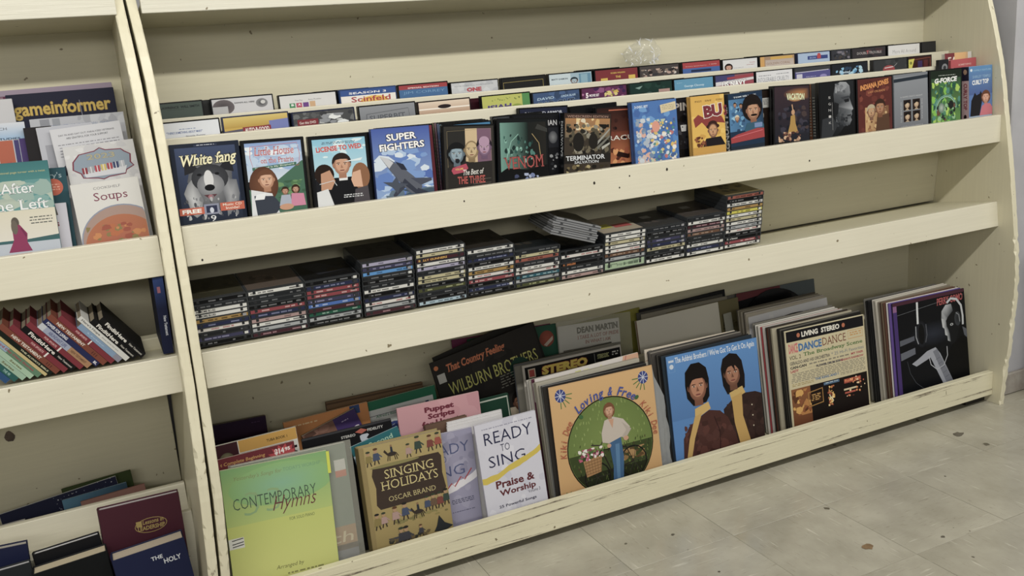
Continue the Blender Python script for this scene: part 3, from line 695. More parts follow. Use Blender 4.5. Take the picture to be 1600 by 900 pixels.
def art_four(a):
    a.R(0, 0, 1, 1.4, '7c818a'); a.G(.02, .06, .98, 1.4, '8d929a', '74787f'); a.P([(0, .1), (1, .06), (1, .14), (0, .18)], '26303c')
    a.T("A HARD DAY'S NIGHT", .18, .56, .66, .035, 'c2c4c8', .0); a.T("A HARD DAY'S NIGHT", .84, 1.24, .66, .035, 'b2b4b8', .0, 0, 3.14159)
    a.T('THE BEATLES', .22, 1.16, .5, .035, 'b8babe', 0, 0, 1.5708); a.T('THE BEATLES', .8, .62, .5, .035, 'b8babe', 0, 0, -1.5708)
    for i in (0, 1):
        for j in (0, 1):
            u = .27 + .27 * i; v = .62 + .28 * j; a.R(u, v, u + .22, v + .25, '2a1d1a'); a.E(u + .11, v + .12, .07, .085, 'd9c2a0', 'a8886c'); a.P([(u + .03, v + .12), (u + .06, v + .02), (u + .16, v + .02), (u + .19, v + .1), (u + .12, v + .07)], '140f0e')
            a.P([(u + .05, v + .25), (u + .11, v + .2), (u + .17, v + .25)], 'b8a080')
def art_green(a):
    a.R(0, 0, 1, 1.4, '1c2a1e'); a.G(.03, .2, .97, 1.35, '35543a', '5d9040'); a.M(.04, .3, .96, 1.35, 80, .1, ['7bbf3a', '3f7a44', 'a8cf4c', '255a48', '4c8c7c'], 6, .7, None)
    a.L(.25, .12, .8, .15, 1, 'b8c0b8', 3); a.T('G-FORCE', .12, .33, .72, .13, 'eef2f0', .05, .15, .04, '1a2a24', .03)
    for i in range(3): a.S([(.5 + (.34 - i * .02) * math.cos(t * .35), .98 + (.34 - i * .02) * math.sin(t * .35)) for t in range(8, 19)], .016, ['7fb8a0', '4a8c7c', 'b4dcc4'][i])
    a.M(.2, .85, .8, 1.3, 40, .07, ['4c8a6c', '6b4a38', '2a3a34', '8fbf8c', '1d2622'], 15); a.E(.35, .96, .1, .13, 'b8c4b8', '5a7c6c'); a.E(.66, .9, .08, .11, '1e2422')
def art_horse(a):
    a.R(0, 0, 1, 1.75, '4a74b4'); a.G(0, .0, 1, 1.0, '4f86bc', '3f5c9c'); a.R(0, 0, .98, .2, '4a86bc'); a.E(.1, .13, .05, .05, 'dfe8f0'); a.T('FAMILY FEATURE', .2, .17, .75, .05, '9cc0dc', .0)
    a.T('SHIRLEY TEMPLE', .15, .42, .78, .1, '7fa8cc', .02); a.T('CURLY TOP', .14, .66, .72, .17, 'eef2f6', .04, 0, .04, '3a5a8c', .02, serif=True)
    a.P([(.05, 1.75), (.1, 1.2), (.2, 1.02), (.25, .92), (.32, 1.02), (.45, .98), (.5, .88), (.56, 1.0), (.55, 1.3), (.45, 1.75)], '1f1d22'); a.face(.72, 1.12, .15, 'd9a288', '6b3c24', 'bob', 'b07a60'); a.P([(.45, 1.75), (.55, 1.42), (.7, 1.34), (.9, 1.36), (1, 1.5), (1, 1.75)], 'c86474')
def sp_curly(a):
    a.R(0, 0, 1, a.ar, 'c9a8ac'); a.R(0, 0, 1, a.ar * .22, '241f38'); a.E(.5, a.ar * .08, .25, .3, 'b08c74'); a.T('CURLY TOP', .28, a.ar * .26, a.ar * .42, .5, '8c2c40', .04, 0, -1.5708); a.E(.5, a.ar * .85, .3, .5, 'c07c8c'); a.E(.5, a.ar * .79, .2, .25, '2a1d20')
def sp_magnum(a):
    a.R(0, 0, 1, a.ar, '2a3440'); a.T('MAGNUM P.I.', .82, a.ar * .98, a.ar * .8, .62, 'dfe6ec', .04, 0, 1.5708)
def sp_term(a):
    a.R(0, 0, 1, a.ar, '0f1114'); a.T('SALVATION', .8, a.ar * .62, a.ar * .5, .5, 'c8ccd0', .03, 0, 1.5708)

fr = []
A0 = (.024, .8755)
def front_case(key, label, x, b, w, roll, art, D=.0145, h=None, body='0d0e10', y=.024, lean=3, cat='film case', name='film_case', spine=None, margin=.0035, z=.8755, group='film cases standing face out in the front bin', yaw=0, share=False, vs=.88):
    m, hh = stand(y, z, lean, x, b, w, roll, h, yaw)
    return case_thing(name, label, cat, group, m, w, hh, D, body, art, 'case_plastic', margin, spine, share=share, vs=vs)
G1 = 'film cases standing face out in the front bin'
front_case(0, 'navy film case with a grey wolf dog and an orange FREE band', .004, .200, .136, -1.6, art_wolf, .02, margin=.001, body='1b2436')
front_case(0, 'film case with a girl under blue sky and a green hill', .1425, .194, .131, -1.8, art_prairie)
front_case(0, 'film case with a smiling man above a couple in profile on light blue', .281, .188, .1315, -1.8, art_wed)
front_case(0, 'bright blue film case with a grey fighter jet and white outlined letters', .4195, .190, .136, -1.6, art_jets, margin=.0012, body='2a3c70')
front_case(0, 'film case with three faces in strips of grey, tan and mauve', .586, .182, .129, -4.2, art_trio)
front_case(0, 'black film case with a teal shape and large red letters below', .721, .184, .133, -4, art_teal, .022)
front_case(0, 'film case of brown battle scenes with a widescreen band on top, tilted to the right', .897, .181, .131, -6, art_soldier, .02, margin=.0015, spine=sp_term)
front_case(0, 'dark red and orange film case half hidden behind the tilted brown one', 1.0, .184, .118, -2, art_dark_orange, y=.052)
front_case(0, 'blue film case with a crowd of pale figures and a cream sticker', 1.086, .187, .132, 0, art_kids, .02, margin=.001, body='234a86')
front_case(0, 'dark film case with a white chest emblem, peeping out left of the yellow case', 1.205, .185, .11, 0, art_skullvest, y=.052)
front_case(0, 'yellow film case with a man in a knit hat and dark red letters', 1.2605, .186, .105, 0, art_yellow, .018, margin=.0005, body='c8962a')
front_case(0, 'film case with a man with a moustache above a red car, blue ground', 1.3775, .183, .112, 1, art_moustache, .026, margin=.001, body='1e2c3c', spine=sp_magnum)
front_case(0, 'dark film case with a white price sticker, behind and right of the moustache man', 1.448, .184, .128, 0, flat('2b211c', lambda a: (a.R(.5, .18, .68, .42, 'c9cac6'), a.L(.52, .22, .66, .36, 4, '6c6c6c', 4), a.E(.38, .8, .12, .3, '77706a'), a.E(.45, .6, .08, .1, '9a928a'))), y=.052)
front_case(0, 'dark film case with an orange glow above a raised figure and pale green letters', 1.527, .192, .125, -2, art_orangefig, .02)
front_case(0, 'black film case with a grey face in profile', 1.682, .188, .128, 0, art_greyface, .0145)
front_case(0, 'rust red film case with orange arched letters and two faces', 1.8185, .188, .1345, 0, art_rustcover)
front_case(0, 'plain grey film case with four small square portraits', 1.9565, .187, .1345, .4, art_four, .0145, margin=.0008, body='5c6066')
front_case(0, 'green and black film case with slanted white letters, left of the tapes', 2.0985, .190, .1335, -.8, art_green)
def sp_orange(a):
    a.G(0, 0, 1, a.ar, 'b0405c', 'c85a34'); a.T('SHIRLEY', .75, a.ar * .75, a.ar * .5, .5, 'd88c9c', .02, 0, 1.5708)
m, hh = stand(.0265, .8755, 3, 2.262, .188, .1, 0)
case_thing('video_tape', 'blue video tape box with a girl beside a black horse, at the right end', 'video tape', None, m, .1, hh, .0255, '9cb0c8', art_horse, 'case_plastic', .0004, sp_curly, vs=.84)
m, hh = stand(.0535, .8755, 3, 2.262, .187, .1, 0)
case_thing('video_tape', 'video tape box with a pink and orange spine, directly behind the horse tape', 'video tape', None, m, .1, hh, .0255, '8c3444', flat('a84050'), 'case_plastic', .0004, sp_orange)
# cases packed behind the front row
HID = 'film cases packed behind the front row'
for (x, w_, y, b, c, lab) in (
    (.03, .135, .052, .185, '0c0d0f', 'black film case packed behind the wolf dog case'),
    (.30, .135, .040, .1855, '0c0d0f', 'black film case packed behind the smiling man case'),
    (.44, .135, .052, .189, '7c2436', 'maroon film case packed behind the fighter jet case'),
    (.590, .124, .0388, .183, '2f7aa8', 'light blue film case right behind the three faces'),
    (.590, .124, .0535, .184, '3e5ea0', 'blue film case second behind the three faces'),
    (.589, .124, .068, .185, '8a5a7c', 'mauve film case third behind the three faces'),
    (.588, .124, .0815, .1855, '7a7048', 'olive film case last behind the three faces'),
    (.728, .132, .0632, .187, '44474c', 'grey film case packed behind the teal and red lettered case'),
    (1.11, .135, .0685, .186, '0c0d0f', 'black film case packed behind the pale crowd case'),
    (1.30, .12, .068, .186, '6c6044', 'khaki film case packed behind the yellow case'),
    (1.684, .128, .0395, .186, '3a3c40', 'film case with a grey spine right behind the grey profile'),
    (1.684, .128, .055, .185, '7c4424', 'film case with a rust spine second behind the grey profile'),
    (1.82, .135, .0395, .187, '0b0c0d', 'black film case packed behind the rust red case'),
    (1.96, .135, .045, .188, '3c4450', 'slate film case packed behind the four portraits')):
    def sp_(a, c=c): a.R(0, 0, 1, a.ar, c); a.L(.2, a.ar * .2, .8, a.ar * .8, 14, 'a8a8a0', 3, .4)
    front_case(0, lab, x, b, w_, -1.0 if x < .7 else 0, flat(c), y=y, lean=3, spine=sp_, group=HID, D=.0128 if .58 < x < .6 else .0145)
def art_navyband(a):
    a.R(0, 0, 1, 1.4, '20263f'); a.T('POWERED ARMOR', .1, .13, .8, .06, 'c8ccd8', .02); a.T('IAN', .55, .42, .3, .11, 'd0d0d4', .02); a.M(.4, .5, .9, 1.3, 24, .06, ['15161c', '3c4048', '6c7078'], 3)
front_case(0, 'navy film case with white lettering along its top, behind the teal and brown ones', .805, .199, .134, -2, art_navyband, y=.0785, group=HID)
front_case(0, 'black film case with a pale portrait, in the gap left of the tilted one', .772, .188, .126, -3, lambda a: (a.R(0, 0, 1, 1.4, '15161b'), a.T('IAN', .76, .25, .2, .12, 'c8c8cc', .02), a.R(.74, .3, .98, .75, '23252c'), a.E(.86, .52, .1, .14, '8a8c90', '4c4e54'), a.M(.72, .85, 1, 1.3, 14, .04, ['6c6e74', '2a2c32', 'a0a2a6'], 5)), y=.0478, group=HID)
front_case(0, 'plain black film case packed behind the brown battle case', .944, .19, .134, 0, flat('101113'), y=.0785, group=HID)

# three flat cases in the right corner behind the tapes
def art_fat(a):
    a.R(0, 0, 1, 1.4, 'cfa878'); a.R(0, 0, .36, 1.4, '7c2430'); a.T('FAT', .12, .3, .5, .2, 'e6ddd0', .02); a.P([(.36, 0), (.8, 0), (.7, .5), (.36, .4)], 'e0b070'); a.R(.86, 0, 1, 1.4, 'd8d6d0')
m, hh = stand(.098, .8755, 3, 2.2465, .229, .114, 0)
t = case_thing('paperback', 'paperback with a maroon and tan cover, rearmost in the right corner', 'book', None, m, .114, hh, .012, 'd0cbbd', art_fat, 'card')
m, hh = stand(.083, .8755, 3, 2.254, .209, .104, 1)
case_thing('film_case', 'red flat film case leaning in the right corner before the maroon paperback', 'film case', None, m, .108, hh, .012, 'b03c44', flat('b8434c', lambda a: (a.T('SOMETHING', .3, .18, .5, .05, 'e0b8b0', .01), a.L(.05, .22, .2, .3, 1, 'd8a0a0'))), 'card')
m, hh = stand(.0800, .8755, 3, 2.2705, .204, .09, 2, h=.17)
m, hh = stand(.106, .8755, 1, 2.19, .217, .05, 0)
case_thing('video_tape', 'black video tape edge with a round white reel, beside the maroon paperback', 'video tape', None, stand(.086, .8755, 1, 2.2, .214, .04, 0)[0], .04, .212, .012, '24252a', flat('24252a', lambda a: (a.E(.6, .6, .3, .3, '8a8c90'), a.E(.6, .6, .15, .15, '3a3c40'))), 'case_plastic')

# ---------------------------------------------------------------- middle and rear bins: only the tops show
def w(c='e8e8ea', t=None, extra=None):
    def f(a):
        a.R(0, 0, 1, a.ar, c)
        if extra: extra(a)
        if t:
            for q in t: a.T(*q)
    return f
ROW2 = [
 ('white film case with small blue titles on a rounded sheet', .005, .123, .2345, w('dfe3ea', [('"THERE\'S SOMETHING ABOUT MARY"', .08, .24, .62, .05, '3c5a9c', .02), ('Simple Funny', .4, .33, .34, .04, '4a4a50', .02)], lambda a: a.L(.3, .14, .6, .17, 1, '6c84b0')), '0c0d0f'),
 ('film case with a yellow banner and a red AUTO lettered plate', .132, .143, .232, w('c9a63c', None, lambda a: (a.G(0, 0, 1, .2, 'd9c064', 'b8942c'), a.P([(0, .25), (.6, .2), (1, .16), (1, .5), (0, .5)], '5c5a6c'), a.P([(.7, .12), (1, .1), (1, .4), (.7, .4)], '6c78b8'), a.R(.28, .2, .72, .5, '8c1c2c'), a.T('AUTO-B-GOOD', .31, .3, .38, .08, 'f0ece8', .03))), '2a3050'),
 ('film case in crinkled clear wrap with a dark red FREE sticker', .281, .143, .2285, w('4c4e50', None, lambda a: (a.M(0, 0, 1, .4, 40, .07, ['5c5e60', '3c3e42', '6f7274'], 4), a.R(.06, .13, .4, .5, '7c1c28'), a.T('Get this DVD', .09, .22, .27, .05, 'e8dcd4', .01), a.T('FREE', .1, .33, .2, .07, 'e8dcd4', .02), a.M(.42, .06, 1, .3, 16, .05, ['c8cccc', 'e4e8e8', '90949a'], 9, 2.2))), '1c2440'),
 ('silver grey film case with an embossed title plate', .432, .138, .2255, w('7f838a', None, lambda a: (a.G(0, 0, 1, .5, '8f939a', '6f737a'), a.S([(.12, .16), (.88, .1), (.9, .4)], .012, '5a5e64'), a.S([(.12, .16), (.1, .4)], .012, '5a5e64'), a.T('SUPERBIT', .16, .31, .66, .12, '5c6068', .04, 0, .02, 'a9adb2', .02))), '0c0d0f'),
 ('film case with a cream banner and a small dark oval', .574, .134, .2265, w('c8b098', None, lambda a: (a.G(0, 0, 1, .3, 'e0cdb8', 'b08c70'), a.R(.0, .14, 1, .17, 'f0e8dc'), a.E(.5, .12, .13, .045, '2a2024'), a.T('Nothing Like', .26, .33, .42, .08, '3c2c24', .03))), '201618'),
 ('lime yellow film case with purple block letters and a green edge', .735, .133, .2265, w('b9bd58', None, lambda a: (a.R(.84, 0, 1, .5, '4c8c4c'), a.M(.1, .06, .8, .12, 20, .015, ['6c7c3c'], 3), a.T('ISIAH', .1, .32, .5, .11, '4c3c78', .05, .1, .03, 'd8d8a0', .02), a.E(.72, .34, .14, .12, '8a9c3c'))), '0c0d0f'),
 ('blue film case with outlined capital letters under two actor names', .872, .135, .2255, w('34507c', None, lambda a: (a.M(0, 0, 1, .5, 20, .1, ['3c5c8c', '2c4468'], 5), a.T('DAVID', .08, .17, .36, .06, 'a8c4dc', .02, .2, .04), a.T('LINDA BLAIR', .6, .14, .32, .05, 'a8c4dc', .02, .2, .04), a.T('BAD OUT', .1, .34, .78, .13, '1c2c4c', .04, .1, .04, '98b0c8', .03))), '20242e'),
 ('magenta and violet film case of a five movie set', 1.009, .136, .2235, w('5c2450', None, lambda a: (a.M(0, 0, 1, .5, 40, .08, ['7c3068', '3c1c4c', '8c4c7c', 'b06c9c'], 7), a.T('5', .08, .22, .06, .12, 'f0e8ec', .05), a.T('MOVIE SET', .16, .2, .22, .06, 'f0e8ec', .03), a.M(.5, .08, .85, .4, 16, .06, ['c8a838', '8c7c3c', 'd8c878'], 5), a.T('Galaxy', .2, .36, .3, .1, 'd8a0c0', .02))), '30101c'),
 ('dark green film case with a pale sticker low on its right', 1.151, .134, .2245, w('17352f', None, lambda a: (a.M(0, 0, 1, .4, 12, .08, ['1e4038', '122a26'], 5), a.P([(.12, .1), (.3, .06), (.22, .14)], '7c9c94'), a.E(.45, .32, .12, .1, '4c6460'), a.R(.68, .18, .95, .5, 'b08c84'))), '14201e'),
 ('sky blue film case with one white actor name', 1.288, .13, .2255, w('4f93b8', None, lambda a: (a.T('George Clooney', .25, .22, .52, .07, 'cfe4ee', .01), a.M(.05, .28, .95, .34, 26, .02, ['1c3040'], 4), a.L(.06, .08, .2, .1, 1, '9cc8dc'))), '0c0d0f'),
 ('film case with a flag and large white NAVY letters', 1.421, .134, .2245, w('8c5058', None, lambda a: (a.R(0, 0, .5, .5, '3c3c70'), a.P([(.3, .06), (1, .02), (1, .08), (.3, .12)], '9c2c3c'), a.P([(0, .16), (1, .1), (1, .16), (0, .26)], 'd8d4d8'), a.P([(0, .26), (1, .18), (1, .26), (0, .4)], '9c3c4c'), a.T('US NAVY', .16, .31, .64, .15, 'f4f4f4', .05, 0, .03, '1c1c30', .04))), '20202c'),
 ('white film case with thin grey capitals, right of the flag case', 1.5585, .132, .2245, w('dcdde2', None, lambda a: (a.L(.06, .1, .4, .14, 1, '8a8c94', 3), a.L(.55, .08, .9, .12, 1, '8a8c94', 4), a.T('INTOLERABLE CRUELTY', .04, .27, .86, .11, '7c8088', -.005))), '0c0d0f'),
 ('film case with a violet banner and a white square logo', 1.695, .134, .2255, w('4c4a8c', None, lambda a: (a.R(0, 0, 1, .1, '3c3e44'), a.S([(.02, .12), (.96, .1)], .02, 'c0c0d0'), a.R(.04, .16, .2, .28, 'c8c8d8'), a.L(.3, .24, .6, .27, 1, 'a8a8d0', 3), a.E(.8, .26, .1, .05, '8c84c0'))), '23252a'),
 ('dark film case with bright blue frozen shapes', 1.831, .140, .2245, w('20242c', None, lambda a: (a.M(.1, .08, .95, .5, 30, .07, ['3c7cac', '7cb8dc', '26405c', 'a8d0e4'], 4), a.T('Frosted', .2, .24, .3, .06, 'c8e0f0', .02))), '0c0d0f'),
 ('charcoal film case with a red capsule shape', 1.991, .137, .2235, w('3a3c3e', None, lambda a: (a.M(0, 0, 1, .4, 10, .08, ['444648', '303234'], 5), a.E(.45, .26, .18, .11, '9c3438'), a.S([(.32, .22), (.58, .2)], .02, 'e0d8d8'), a.S([(.6, .2), (.7, .12)], .012, '9c9c9c'))), '1c1d20'),
 ('dark red framed film case with a yellow corner', 2.13, .1, .2235, w('3c1c1c', None, lambda a: (a.P([(0, .08), (.26, .06), (.12, .5), (0, .5)], 'd0c848'), a.E(.1, .22, .05, .06, '7c7c30'), a.S([(.26, .1), (.95, .06), (.95, .5)], .015, 'a8502c'), a.R(.4, .16, .6, .5, '3c2c5c'), a.R(.66, .14, .84, .5, '5c2424'))), '0c0d0f'),
]
ROW3 = [
 ('grey green film case with dark capital names, at the left end', .009, .098, .2045, w('4c5a54', None, lambda a: (a.T('LAWRENCE  WILL SMITH', .06, .2, .88, .09, '20282a', .03), a.L(.2, .24, .6, .27, 1, '38423e', 3))), '1a1c1e'),
 ('film case with a dark profile on white and a small black title', .123, .138, .2015, w('cfcfd4', None, lambda a: (a.E(.18, .22, .18, .2, '4a4448', '6c6468'), a.R(0, .2, .25, .5, 'b8b8bc'), a.T("GANG'S ALL HERE", .36, .15, .34, .04, '2c2c30', .03), a.E(.82, .18, .1, .12, '3c3c40', '8c8c90'), a.E(.84, .16, .04, .05, 'd0d0d0'))), '1a1c22'),
 ('white film case with coloured alphabet blocks', .2715, .136, .1985, w('dcdcdc', None, lambda a: (a.T('Tina Fey', .26, .18, .14, .05, '6c6c70', 0), a.T('Amy Poehler', .5, .18, .24, .05, '6c6c70', 0), a.R(.16, .22, .26, .5, '3c8c5c'), a.R(.28, .22, .38, .5, 'b83c5c'), a.R(.4, .22, .5, .5, '6c3c8c'), a.R(.52, .2, .62, .5, 'd0a87c'), a.T('B', .19, .3, .05, .06, 'f0f0f0', .04), a.T('A', .31, .3, .05, .06, 'f0f0f0', .04))), '191a1f'),
 ('white film case with a blue SEASON banner and red letters on yellow', .4135, .14, .2, w('ece8e2', None, lambda a: (a.R(0, 0, 1, .16, '1c4c94'), a.T('SEASON 3', .15, .12, .68, .06, 'f0f2f6', .02), a.E(.6, .34, .26, .15, 'e8bc34'), a.T('Scinfeld', .18, .34, .72, .15, 'a82c34', .02))), '1c3c70'),
 ('film case with a red SPECIAL EDITION banner over blue', .557, .13, .1955, w('34689c', None, lambda a: (a.R(0, 0, 1, .13, 'a02830'), a.T('SPECIAL EDITION', .18, .11, .64, .04, 'f0dcd8', .03), a.T('JIM CORREY', .08, .29, .86, .1, '6c9cc8', -.005))), '0d0e11'),
 ('silver white film case with red brush letters', .6915, .131, .1945, w('c6c9ce', None, lambda a: (a.M(0, 0, 1, .5, 20, .1, ['d0d3d8', 'b8bbc2'], 4), a.T('SOMETIMES ALL YOU NEED IS', .06, .12, .84, .03, '7c8088', 0), a.T('ONE', .32, .3, .32, .13, 'b02838', .06))), '0d0e11'),
 ('black film case with a thin gold frame', .8285, .128, .1935, w('232323', None, lambda a: a.S([(.03, .5), (.03, .13), (.95, .11), (.95, .5)], .012, 'b09c4c')), '0d0e11'),
 ('pale blue film case with a man at a mirror', .9625, .131, .1945, w('9cb8c8', None, lambda a: (a.R(0, 0, .5, .5, 'c4d4dc'), a.T('MATT DAMON', .05, .19, .38, .05, '2c3c4c', .03), a.face(.58, .26, .08, 'a8c0cc', '20303c'), a.R(.7, .04, .98, .5, '5c8ca8'), a.R(.74, .06, .9, .5, '84acc0'))), '0d0e11'),
 ('red film case with yellow capital letters', 1.0995, .136, .194, w('7c2028', None, lambda a: (a.T('ROBIN WILSON', .36, .14, .34, .05, 'd8b83c', .02), a.R(.12, .26, .28, .5, 'd8b83c'), a.R(.78, .22, .94, .5, 'd8b83c'), a.T('THE', .47, .28, .12, .07, 'd8b83c', .03))), '0d0e11'),
 ('film case with a crowded scene of brown and pink figures, under the clear wrap', 1.2375, .131, .1945, w('4a4444', None, lambda a: a.M(.02, .1, .98, .5, 50, .06, ['8c7c70', 'b89c90', '2c2828', 'd0c8c0', '5c504c', '3c3c40'], 6)), '0d0e11'),
 ('blue film case with a red top band', 1.376, .131, .1975, w('2c5ca4', None, lambda a: (a.R(0, 0, 1, .2, 'a8242c'), a.T('Exclusive Special Features', .08, .15, .56, .03, 'e0c4c0', .01), a.T('1 DVD', .72, .13, .2, .03, 'e0c4c0', .01), a.R(.22, .26, .76, .34, '1c2c50'))), '0d0e11'),
 ('white film case with a dark haired woman and a red title', 1.5125, .126, .194, w('dcdde0', None, lambda a: (a.face(.16, .28, .09, 'd0a08c', '241a18', 'bob'), a.T('Brooklyn', .78, .17, .16, .04, 'b83c44', .01), a.L(.68, .22, .92, .25, 1, 'a85058', 3), a.L(.3, .3, .6, .33, 1, 'a8a8ac', 3))), '0d0e11'),
 ('film case with orange posts and gold lettering', 1.6435, .131, .1935, w('a88868', None, lambda a: (a.R(0, 0, .12, .5, 'd09c4c'), a.R(.3, .02, .95, .14, 'd0a43c'), a.G(.15, .12, .98, .5, 'b8a8a0', 'd0c4bc'), a.T('GOLDEN CORAL', .18, .3, .7, .08, '8c6c4c', .0))), '0d0e11'),
 ('light blue film case with a navy bar and a red figure', 1.7825, .126, .1925, w('a4bcdc', None, lambda a: (a.R(.3, .12, .94, .26, '243c84'), a.E(.66, .08, .05, .05, 'b82c34'), a.R(.6, .1, .72, .24, 'b82c34'), a.T('IRON', .36, .23, .2, .07, '8c9cc8', .03))), '202c50'),
 ('narrow dark film case with a swirling grey picture', 1.9125, .077, .193, w('3a3c44', None, lambda a: a.M(0, .05, 1, .6, 26, .12, ['565864', '2a2c34', '7c7884', '4a4440'], 7)), '2c2e34'),
 ('charcoal film case with a red letter in a grey title', 1.992, .14, .1935, w('3c383c', None, lambda a: (a.M(.3, .04, 1, .5, 20, .08, ['4c3438', '2c2a2e', '5c4448'], 5), a.T('DOUBLE TROUBLE', .14, .22, .74, .09, 'a8a4a4', .02), a.T('T', .42, .22, .07, .12, 'b02c34', .05))), '0d0e11'),
 ('white film case with thin serif capitals, at the right end', 2.138, .138, .1935, w('dededf', None, lambda a: a.T('More All Around', .14, .3, .74, .13, '8c8c90', -.01)), '0d0e11'),
 ('black film case seen edge on against the end panel', 2.285, .06, .19, w('2a2b2e'), '222326'),
]
for rows, y, z, g in ((ROW2, .1285, .9105, 'film cases in the middle bin'), (ROW3, .2185, .9455, 'film cases in the rear bin')):
    for i, (lab, x, wd, b, art, body) in enumerate(rows):
        # converted from the leaning plane used for measuring to the bin floor
        if y < .2: bb = .1945 + (.011 if x < .2 else .007 if x < .5 else .004 if x < .8 else 0) ; x -= .004
        else: bb = .1945 + (.014 if x < .2 else .009 if x < .6 else .004 if x < 1.5 else .0015)
        front_case(0, lab, x, bb, wd, 0, art, y=y, z=z, lean=3, body=body, group=g, margin=.003, vs=.82 if y < .2 else .62)
# more cases packed behind, edges only
for (x, y, z, b, c, g, lab) in ((.78, .1625, .9105, .193, '7c8840', 'film cases in the middle bin', 'olive film case packed behind the lime yellow one'),
    (.62, .1625, .9105, .193, '3a0f1c', 'film cases in the middle bin', 'dark maroon film case packed right of the cream banner one'),
    (.15, .1625, .9105, .200, '0e0f11', 'film cases in the middle bin', 'black film case packed behind the yellow banner one'),
    (1.21, .1625, .9105, .194, '0e0f11', 'film cases in the middle bin', 'black film case packed behind the dark green one'),
    (.06, .245, .9455, .2065, '2a2c2c', 'film cases in the rear bin', 'dark film case packed behind the grey green one'),
    (.36, .245, .9455, .2035, '0e0f11', 'film cases in the rear bin', 'black film case packed behind the alphabet blocks'),
    (.66, .245, .9455, .198, '0e0f11', 'film cases in the rear bin', 'black film case packed behind the silver white one'),
    (1.06, .245, .9455, .200, '111214', 'film cases in the rear bin', 'black film case packed behind the yellow capitals'),
    (1.62, .245, .9455, .197, '0d0e11', 'film cases in the rear bin', 'black film case packed behind the orange posts'),
    (2.06, .245, .9455, .196, '0d0e11', 'film cases in the rear bin', 'black film case packed behind the grey title')):
    front_case(0, lab, x, b, .135, 0, flat(c), y=y, z=z, lean=3, body=c, group=g)

# crumpled clear wrap lying on the rear bin
bm = bmesh.new(); bmesh.ops.create_icosphere(bm, subdivisions=3, radius=1)
rr = random.Random(11)
from mathutils import noise as mn
for v in bm.verts:
    p = v.co.copy(); n1 = mn.noise(p * 1.6 + Vector((3, 1, 2))); n3 = abs(mn.noise(p * 4 + Vector((9, 2, 5))))
    k = 0.86 + 0.22 * n1 - 0.3 * n3
    t = max(0.0, v.co.z)
    v.co = Vector((p.x * k * .068 * (1 - .45 * t) + .02 * t, p.y * k * .026, p.z * k * .05 - .001))
    if v.co.z < -.034: v.co.z = -.034 + rr.uniform(-.002, .002)
me = bpy.data.meshes.new('clear_wrap'); bm.to_mesh(me); bm.free(); me.materials.append(M['clear_film'])
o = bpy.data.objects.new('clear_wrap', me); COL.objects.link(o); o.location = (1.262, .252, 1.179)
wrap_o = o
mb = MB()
for i in range(34):  # white slivers along the film's folds, its bright glints put in as colour
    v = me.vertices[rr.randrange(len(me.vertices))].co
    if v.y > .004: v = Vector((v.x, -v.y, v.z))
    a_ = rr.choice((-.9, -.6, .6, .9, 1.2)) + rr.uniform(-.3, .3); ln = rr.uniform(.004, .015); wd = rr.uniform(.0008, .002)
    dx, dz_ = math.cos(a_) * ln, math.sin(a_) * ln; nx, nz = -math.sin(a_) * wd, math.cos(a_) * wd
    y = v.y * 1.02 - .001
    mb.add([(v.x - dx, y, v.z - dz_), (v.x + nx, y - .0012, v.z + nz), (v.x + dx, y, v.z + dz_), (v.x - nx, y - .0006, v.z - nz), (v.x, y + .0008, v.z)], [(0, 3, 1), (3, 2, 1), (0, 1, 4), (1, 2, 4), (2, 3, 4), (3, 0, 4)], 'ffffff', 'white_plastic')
fo_ = mb.build('glint_fold', wrap_o); fo_['kind'] = 'stuff'
tag(o, 'crumpled clear plastic wrap lying on top of the rear row of film cases', 'plastic wrap')

# ================================================================ DISC CASES ON THE SLOPING SHELF
CD_W, CD_D, CD_H = .1222, .1415, .0101
LEAN = -6.5
def cd_meshes(H, name):
    mb = MB()   # shell: base tray and lid as two clear-grey plates with hinge notches at the spine
    W, D = CD_W, CD_D
    mb.box((0, 0, 0), (W, D, H * .14), '35383c', 'case_plastic')
    mb.box((.0012, .0022, H * .14), (W - .0012, D - .001, H * .80), '1f2124', 'case_plastic')
    mb.box((0, 0, H * .14), (.0011, D, H * .86), '3c4044', 'case_plastic'); mb.box((W - .0011, 0, H * .14), (W, D, H * .86), '54585c', 'case_plastic')
    mb.box((0, 0, H * .86), (W, D, H), '3b3e42', 'case_plastic')
    for x in (.012, W - .018): mb.box((x, -.0004, H * .3), (x + .006, .001, H * .9), '2a2c30', 'case_plastic')
    return mb.mesh(name)
CDM = cd_meshes(CD_H, 'disc_case_shell'); CDT = cd_meshes(.024, 'double_disc_case_shell')
NUM = ['top', 'second', 'third', 'fourth', 'fifth', 'sixth', 'seventh', 'eighth', 'ninth', 'tenth', 'eleventh', 'twelfth', 'thirteenth', 'fourteenth']
STK = ['first', 'second', 'third', 'fourth', 'fifth', 'sixth', 'seventh', 'eighth', 'ninth', 'tenth', 'eleventh', 'twelfth']
